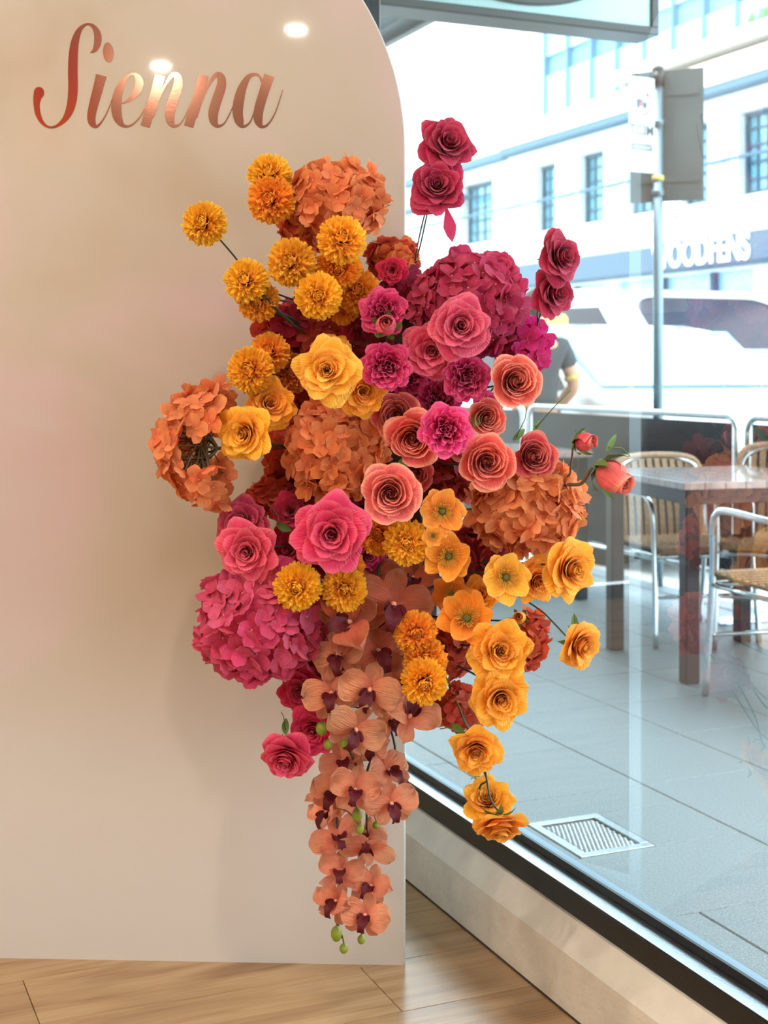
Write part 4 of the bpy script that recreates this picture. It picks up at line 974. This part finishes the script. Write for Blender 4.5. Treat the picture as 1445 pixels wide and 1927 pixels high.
# ---------------------------------------------------------------- roses, peonies, buds, anemones
for a in [
 ('rose',840,272,104,2.40,.25,.30,DEEP,'deep raspberry rose at the very top right, upper of a pair on bare stems',.1),
 ('rose',822,352,108,2.38,.0,.22,DEEP,'deep raspberry rose just under the topmost rose, above bare crossing stems',.1),
 ('rose',1052,484,96,2.28,.75,.15,DEEP,'deep raspberry rose turned right at the upper right, upper of the isolated pair',.1),
 ('rose',1040,550,92,2.31,.70,-.10,DEEP,'deep raspberry rose turned right at the upper right, lower of the isolated pair',.1),
 ('rose',935,508,82,2.46,.2,.6,(200,44,88),'raspberry rose half hidden on top of the large raspberry hydrangea',.1),
 ('rose',866,614,114,2.27,.05,.05,(224,66,104),'open pink rose facing forward in front of the large raspberry hydrangea',.25),
 ('rose',813,657,112,2.33,-.1,-.15,(224,72,108),'pink rose partly covered by the forward facing pink rose at its upper right',.25),
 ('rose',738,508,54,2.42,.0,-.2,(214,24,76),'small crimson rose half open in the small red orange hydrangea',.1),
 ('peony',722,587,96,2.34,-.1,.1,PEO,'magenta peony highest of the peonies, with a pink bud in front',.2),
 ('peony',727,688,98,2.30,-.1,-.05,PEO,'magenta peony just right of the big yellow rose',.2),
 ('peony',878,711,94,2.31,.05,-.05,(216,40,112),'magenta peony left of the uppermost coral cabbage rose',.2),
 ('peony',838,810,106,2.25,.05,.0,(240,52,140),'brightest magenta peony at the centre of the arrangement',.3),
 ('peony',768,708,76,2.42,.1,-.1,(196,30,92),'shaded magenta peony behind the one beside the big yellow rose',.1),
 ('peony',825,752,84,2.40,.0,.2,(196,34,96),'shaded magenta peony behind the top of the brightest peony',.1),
 ('peony',915,765,60,2.44,.3,.2,(224,34,110),'small magenta peony peeping out between two coral roses at the right',.1),
 ('coral',970,717,98,2.30,.15,.1,COR,'coral cabbage rose at the right, uppermost of the coral roses',.75),
 ('coral',746,782,92,2.36,-.1,.1,(220,90,90),'dusky coral cabbage rose left of the brightest peony, upper one',.5),
 ('coral',776,826,108,2.32,-.1,-.05,COR,'coral cabbage rose partly covered by the brightest peony',.8),
 ('coral',735,929,112,2.27,-.02,.03,(242,120,112),'coral cabbage rose facing forward, lowest of the coral roses',.8),
 ('coral',917,869,104,2.28,.05,.05,COR,'coral cabbage rose below right of the brightest peony',.7),
 ('coral',1003,858,90,2.31,.2,.1,COR2,'darker rosy cabbage rose resting on top of the right orange hydrangea',.45),
 ('coral',916,786,72,2.34,.15,.0,COR,'small coral cabbage rose directly right of the brightest peony',.75),
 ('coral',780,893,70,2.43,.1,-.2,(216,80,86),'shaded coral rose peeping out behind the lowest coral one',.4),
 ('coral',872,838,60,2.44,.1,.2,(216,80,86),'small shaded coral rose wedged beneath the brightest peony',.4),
 ('bud',1148,893,90,2.22,.85,-.55,(238,104,100),'large coral rosebud at the far right in front of the wooden cafe table',.5),
 ('bud',1097,833,54,2.24,.9,.15,(226,78,92),'small coral rosebud on the right above the large one',.4),
 ('bud',727,614,58,2.29,.0,.25,(232,84,118),'pink rosebud with green sepals in front of the uppermost peony',.3),
 ('yrose',617,696,122,2.26,-.05,.03,(255,184,54),'big yellow rose facing forward at the left of the centre',.4),
 ('yrose',682,736,92,2.34,.2,-.05,YEL2,'orange yellow rose tucked behind the right edge of the big yellow rose',.3),
 ('yrose',622,662,74,2.38,.0,.5,YEL2,'orange yellow rose peeping over the top of the big yellow rose',.3),
 ('yrose',462,815,108,2.30,-.35,-.05,(255,180,44),'yellow rose on a bare stem at the left, beside the side-on orange hydrangea',.3),
 ('yrose',506,760,96,2.38,.3,.2,YEL2,'orange yellow rose behind the upper right of the left yellow rose',.3),
 ('yrose',1072,1070,110,2.26,.55,.0,YEL,'orange yellow rose at the right edge below the right orange hydrangea',.3),
 ('yrose',1008,1092,88,2.33,.4,-.1,YEL2,'shaded orange rose left of the right edge rose, behind an anemone',.2),
 ('yrose',940,1225,116,2.28,.12,.15,YEL,'orange yellow rose at the lower right, upper of the large stacked pair',.3),
 ('yrose',941,1312,112,2.27,.12,-.1,YEL,'orange yellow rose at the lower right, lower of the large stacked pair',.3),
 ('yrose',897,1410,96,2.30,-.05,-.25,YEL,'orange yellow rose hanging alone below the stacked pair',.3),
 ('yrose',918,1506,92,2.36,-.2,.9,YEL,'orange yellow rose dangling near the window sill, upper of the last two',.3),
 ('yrose',941,1551,98,2.30,.1,-1.2,YEL,'orange yellow rose dangling lowest of all the yellow ones over the window sill',.3),
 ('yrose',1090,1213,94,2.24,.8,-.15,YEL,'orange yellow rose alone on a long bare wire at the far right',.3),
 ('yrose',905,1118,70,2.40,.0,.1,YEL2,'shaded orange rose between the two large anemones and the stacked roses',.2),
 ('anemone',832,962,94,2.29,.0,.05,(250,160,58),'orange anemone highest of the anemones, right of the lowest coral rose',.35),
 ('anemone',844,1046,96,2.29,.0,-.05,(248,152,44),'orange anemone directly below the highest anemone',.3),
 ('anemone',815,1009,42,2.27,-.1,.05,(252,170,64),'tiny anemone squeezed between two large anemones',.35),
 ('anemone',951,1086,100,2.26,.1,.05,(255,186,60),'yellow anemone with a green centre, rightmost of the anemones',.4),
 ('anemone',878,1165,110,2.30,-.05,.55,(246,142,32),'orange anemone tilted upward above the stacked roses',.2),
 ('anemone',850,1120,80,2.37,-.2,.3,(240,136,40),'shaded orange anemone with petals turned away, behind the tilted one',.2),
 ('bud',978,1163,36,2.33,-.2,.3,(250,160,34),'small yellow anemone bud on a thin stem right of the tilted anemone',.2),
 ('rose',625,1004,140,2.25,-.03,.05,PINK,'biggest hot pink rose, facing forward above the yellow pompoms',.2),
 ('rose',467,1037,114,2.31,-.12,.0,(230,70,108),'hot pink rose at the left above the large pink hydrangea, front one of a pair',.25),
 ('rose',456,985,100,2.38,-.2,.35,(214,58,98),'hot pink rose behind the top of the front left pink rose',.2),
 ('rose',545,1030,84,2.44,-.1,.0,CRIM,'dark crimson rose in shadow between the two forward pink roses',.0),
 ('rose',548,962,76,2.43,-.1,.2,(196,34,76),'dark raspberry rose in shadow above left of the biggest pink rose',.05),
 ('rose',692,1045,70,2.43,.2,-.1,(200,50,110),'dusky purple pink rose peeping out below the biggest pink rose',.1),
 ('rose',568,1302,84,2.40,-.25,.0,(208,32,84),'crimson pink rose below the large pink hydrangea, upper of two beside the orchids',.1),
 ('rose',590,1372,92,2.38,-.1,-.1,(222,44,96),'crimson pink rose left of the lowest big orchid, above green buds',.1),
 ('rose',540,1424,98,2.32,-.25,-.55,(236,60,112),'hot pink rose hanging lowest on the left against the backdrop',.2),
]:
    flower(*a[:9],alpha=a[9],stem=not a[8].startswith(('orange yellow rose alone','deep raspberry rose at the very top','deep raspberry rose just','yellow rose on a bare','orange yellow rose dangling','orange yellow rose hanging alone','deep raspberry rose turned right','large coral rosebud','small coral rosebud')))
def byl(s): return [o for o in col.objects if o.get('label','').startswith(s)][0]
wire_part(byl('deep raspberry rose at the very top'),[(828,300,2.44),(812,360,2.46),(803,405,2.46),(790,465,2.48),(770,540,2.53),(745,620,2.57)],.0013)
wire_part(byl('deep raspberry rose just'),[(808,385,2.42),(800,400,2.44),(784,470,2.47),(776,530,2.53),(750,620,2.57)],.0013)
fallen=byl('deep raspberry rose just')
mb=petal_surface(0,.0,70,95,20,.062,.024,point=.15,ruffle=.0,nu=4,nv=5); lo=mb.obj('loose_petal',M_PETAL,fallen,True); lo.matrix_local=Matrix.Translation(P(838,382,2.37)-fallen.location)@Matrix.Rotation(R_(90),4,'X')@Matrix.Rotation(R_(-80),4,'Z'); lo.color=(*lin(RASP),.1)
wire_part(byl('deep raspberry rose turned right at the upper right, upper'),[(1040,490,2.32),(1026,520,2.36),(1012,580,2.38),(1000,640,2.44),(900,760,2.53),(800,830,2.58)],.0015)
wire_part(byl('deep raspberry rose turned right at the upper right, lower'),[(1030,555,2.35),(1014,600,2.38),(996,650,2.45),(900,770,2.54),(800,840,2.58)],.0015)
wire_part(byl('orange yellow rose alone'),[(1068,1200,2.28),(1035,1165,2.30),(1012,1145,2.33),(930,1090,2.42),(820,1010,2.55)],.0015)
wire_part(byl('yellow rose on a bare'),[(490,830,2.34),(530,838,2.40),(580,842,2.48),(650,845,2.56)],.0022,M_STEM)
wire_part(byl('orange yellow rose hanging alone'),[(893,1390,2.34),(876,1362,2.38),(850,1300,2.44),(800,1200,2.57)],.002,M_STEMB)
wire_part(byl('orange yellow rose dangling near'),[(900,1492,2.37),(905,1477,2.35),(916,1468,2.35),(908,1445,2.36),(895,1400,2.38),(850,1300,2.46),(800,1200,2.57)],.0017,M_STEM)
wire_part(byl('orange yellow rose dangling lowest'),[(945,1528,2.32),(936,1524,2.30),(922,1500,2.31),(915,1462,2.34),(908,1430,2.37),(860,1320,2.46),(805,1200,2.57)],.0017,M_STEM)
wire_part(byl('large coral rosebud'),[(1112,882,2.24),(1098,906,2.27),(1075,912,2.31),(980,905,2.42),(800,900,2.56)],.003,M_STEMB)
wire_part(byl('small coral rosebud'),[(1078,842,2.25),(1074,872,2.30),(1060,900,2.34),(960,900,2.44),(800,890,2.56)],.0018,M_STEMB)
# leaf tips
BLOOMS=[o for o in col.objects if o.get('category') in ('rose','rosebud','anemone')]
def leaf(px,py,Y,ang,L,label,wd=.22,bend=.3):
    def fn(u,v):
        u=u*2-1; wv=wd*math.sin(math.pi*min(1,v*.93+.05))**.8; return (u*wv*L, v*L, -bend*L*v*v+.12*L*abs(u)*wv*2)
    p=P(px,py,Y); root=min(BLOOMS,key=lambda b:(b.location-p).length); d=p-root.location
    b=MB().grid(fn,4,7).obj('leaf',M_GREEN,root,True); b.matrix_local=Matrix.Translation(d)@Matrix.Rotation(R_(ang),4,'Y')@Matrix.Rotation(R_(82),4,'X')
    MB().tube([d,d*.5+Vector((0,.012,0)),Vector((0,.008,0))],.0009,6).obj('leaf_stalk',M_GREEN,b,True,M=b.matrix_local.inverted())
for px,py,Y,an,L,lb,wd in [(965,828,2.36,50,.030,'light green leaf tip above the darker rosy cabbage rose',.2),(1003,812,2.40,35,.026,'narrow green leaf tip between the rosy cabbage rose and small bud',.16),
  (1076,845,2.27,40,.040,'curled green leaf on the back of the small coral rosebud',.22),(1140,850,2.26,35,.036,'narrow green leaf tip rising behind the large coral rosebud',.14),
  (1082,1190,2.27,0,.030,'green leaf tip rising from the lone far right rose',.2),(875,1385,2.34,-50,.030,'pale green leaf above the orange yellow rose hanging alone',.25),
  (537,1382,2.36,0,.026,'small green leaf above the lowest hot pink rose',.25),(905,1480,2.38,-20,.026,'small green leaf tip above the dangling orange yellow pair',.2),
  (752,890,2.33,20,.03,'dark green leaf between the lowest coral rose and the brightest peony',.3),(893,803,2.33,20,.028,'dark green leaf between the brightest peony and small coral rose',.3),(727,962,2.36,-110,.034,'olive green leaf under the left of the lowest coral rose',.35),(520,985,2.40,120,.03,'olive green leaf left of the biggest pink rose',.25)]:
    leaf(px,py,Y,an,L,lb,wd)

# ---------------------------------------------------------------- orchid sprays
def orchid_petal(L,Wd,curve=.2,side=.15,base=.12,tip=.0,fold=.0):
    mb=MB()
    def fn(u,v):
        u=u*2-1; wv=Wd*(base+(1-base)*math.sin(math.pi*min(1,.02+v*.80))**.75)*(1-.0*v)
        if v>.8: wv*=math.sqrt(max(0,1-((v-.8)/.205)**2))*.85+.15*(1-v)/.2
        y=v*L; x=u*wv*.5; z=curve*math.sin(v*2.2)-curve*.9*v*v*v+side*(u*u)*Wd*v + .03*math.sin(3*u+5*v)+fold*u*v
        return (x,y,z)
    return mb.grid(fn,7,8)
OP=[orchid_petal(.98,1.05,.22,.26,.14).mesh('petal',M_ORCHID,True),orchid_petal(1.0,1.0,.05,-.2,.16).mesh('petal',M_ORCHID,True),orchid_petal(.95,1.0,.28,.34,.16,fold=.12).mesh('petal',M_ORCHID,True)]
OS=[orchid_petal(.86,.56,-.05,.2,.25).mesh('sepal',M_ORCHID,True),orchid_petal(.88,.52,-.15,.3,.25).mesh('sepal',M_ORCHID,True)]
mb=MB()
def lipfn(u,v):
    u=u*2-1; wv=(.13+.16*math.sin(v*3.0))*(1.0 if v<.75 else 1.15-abs(u)*.1); y=-v*.62; z=.10+.34*math.sin(v*2.4)+.10*abs(u)*(1-v); return (u*wv*(1-.35*smooth(.45,.7,v)+.5*smooth(.8,1,v)),y,z-.12*(abs(u)<.1 and v>.9))
mb.grid(lipfn,6,9)
for sx in (-1,1):
    def lf(u,v,sx=sx): u=u*2-1; return (sx*(.08+v*.25),-.06-u*.13*math.sin(.3+v*2.3)-v*.05,.10+.34*v-.05*u*u)
    mb.grid(lf,4,5)
mb.sphere((0,-.08,.22),(.07,.07,.06),8,6)
LIPM=mb.mesh('lip',M_LIP,True)
COLM=MB().sphere((0,-.01,.12),(.075,.09,.12),10,7).tube([(0,0,.04),(0,0,-.25),(0,.05,-.5)],[.05,.035,.03],7).mesh('blossom',M_COLUMN,True)
def spray(label,stem,blossoms,buds,c=(240,146,104)):
    pos=P(*stem[0]); root=thing('orchid_spray',label,'orchid spray',pos,'cascading orchid sprays')
    wire_part(root,stem,.0022,M_STEM)
    ns=[P(*p) for p in stem]
    sp2=[Vector(v) for v in catmull([tuple(v) for v in ns],6)]
    for (px,py,d,Y,nx,nz,roll) in blossoms:
        b=link('blossom',COLM,root); k=d/2*Y/F_PX*1.08; n=Vector((nx,-1,nz)).normalized(); p=P(px,py,Y); n=(n+Vector((random.uniform(-.35,.35),0,random.uniform(-.3,.3)))).normalized()
        if stem[0][1]>1350: k*=.93
        q=n.to_track_quat('Z','Y').to_matrix().to_4x4()
        M=Matrix.Translation(p-pos)@q@Matrix.Rotation(R_(roll),4,'Z')@Matrix.Scale(k,4); b.matrix_local=M
        kk=random.uniform(.92,1.06); base=[min(1,x*kk) for x in lin(c)]
        def add(me,nm,az,tilt):
            o=link(nm,me,b); o.matrix_local=Matrix.Rotation(R_(az),4,'Z')@Matrix.Rotation(R_(tilt),4,'X'); o.color=(*[min(1,x*random.uniform(.95,1.05)) for x in base],.45)
        add(random.choice(OS),'sepal',random.uniform(-6,6),random.uniform(-2,16)); add(random.choice(OS),'sepal',136+random.uniform(-6,6),random.uniform(-6,10)); add(random.choice(OS),'sepal',-136+random.uniform(-6,6),random.uniform(-6,10))
        for s in (-1,1):
            o=link('petal',random.choice(OP),b); o.matrix_local=Matrix.Translation((0,0,.04))@Matrix.Rotation(R_(s*(82+random.uniform(-8,8))),4,'Z')@Matrix.Rotation(R_(random.uniform(-4,22)),4,'X'); o.color=(*[min(1,x*random.uniform(.96,1.06)) for x in base],.45)
        l=link('lip',LIPM,b); l.matrix_local=Matrix.Rotation(R_(random.uniform(-10,10)),4,'Z')@Matrix.Diagonal((.78,1.05,1.05,1))
        # stalk from the blossom's back to the nearest stretch of stem
        back=p-n*k*.5; tgt=min(sp2,key=lambda v:(v-back-Vector((0,0,.02))).length)-pos; bb=back-pos
        MB().tube([bb,(bb+tgt)*.5+Vector((0,.004,.008)),tgt],.0014,6).obj('stalk',M_STEM,root,True)
    for (px,py,w_,h_,Y) in buds:
        k=Y/F_PX; p=P(px,py,Y)-pos
        bo=MB().sphere((0,0,0),(w_*k/2,w_*k/2*.9,h_*k/2),12,9).obj('bud',M_BUD,root,True); bo.location=p
        tgt=min(sp2,key=lambda v:(v-pos-p-Vector((0,0,.03))).length)-pos; top=p+Vector((0,0,h_*k*.45))
        MB().tube([top,(top+tgt)*.5+Vector((0,0,.006)),tgt],.0012,6).obj('bud_stalk',M_STEMB,root,True)
    return root
spray('upper orange orchid spray with the largest blossoms, spilling out between the pompoms',
 [(700,1010,2.55),(712,1070,2.42),(700,1150,2.38),(690,1240,2.37),(680,1330,2.35)],
 [(738,1138,150,2.33,.1,.2,-14),(660,1172,136,2.31,-.15,.1,-60),(708,1226,126,2.35,.25,.2,12),(700,1092,116,2.42,-.1,.5,30),(775,1090,104,2.46,.3,.4,-20)],[],(216,112,72))
spray('middle orchid spray with pale peach blossoms and green buds, above the hanging tails',
 [(690,1120,2.56),(672,1200,2.44),(656,1300,2.38),(648,1372,2.36),(655,1405,2.35),(670,1440,2.36)],
 [(640,1232,116,2.32,-.45,.2,18),(626,1305,108,2.30,-.35,.1,20),(697,1296,118,2.29,.1,.25,-18),(668,1370,112,2.27,-.05,.1,-28),(768,1352,118,2.32,.35,.8,150),(697,1398,84,2.37,.2,-.3,10),(748,1282,80,2.38,.2,.1,60),(735,1350,90,2.35,.2,.3,20)],
 [(605,1371,22,27,2.30),(617,1401,17,21,2.31),(648,1399,17,24,2.29)],(250,166,122))
spray('left hanging orchid tail reaching down to the lowest green buds',
 [(655,1385,2.42),(648,1425,2.40),(638,1475,2.40),(634,1540,2.39),(640,1600,2.38),(646,1660,2.38),(642,1712,2.37),(636,1740,2.37),(644,1765,2.36)],
 [(646,1432,96,2.37,-.5,.6,30),(632,1492,104,2.39,-.3,.4,-24),(620,1528,100,2.42,-.9,-.1,8),(636,1578,112,2.37,-.2,1.1,12),(641,1642,94,2.35,-.25,.9,2),(636,1697,100,2.35,-.35,.9,-6)],
 [(633,1757,21,30,2.35),(647,1785,17,19,2.35),(672,1534,20,29,2.32),(677,1560,16,19,2.32)],(250,158,120))
spray('right hanging orchid tail with blossoms close to the backdrop edge',
 [(735,1370,2.46),(742,1420,2.42),(700,1430,2.40),(688,1480,2.39),(690,1560,2.39),(676,1640,2.38),(672,1700,2.37),(682,1740,2.36)],
 [(668,1488,106,2.31,.0,.35,-14),(728,1452,104,2.37,.4,1.0,16),(735,1510,106,2.30,.2,.2,10),(690,1595,112,2.35,.1,-.9,170),(690,1573,80,2.38,.1,.9,0),(698,1668,92,2.36,.2,1.1,-12),(688,1722,100,2.32,.15,.5,-10)],
 [(680,1768,15,18,2.34),(708,1553,16,14,2.36)],(250,160,118))
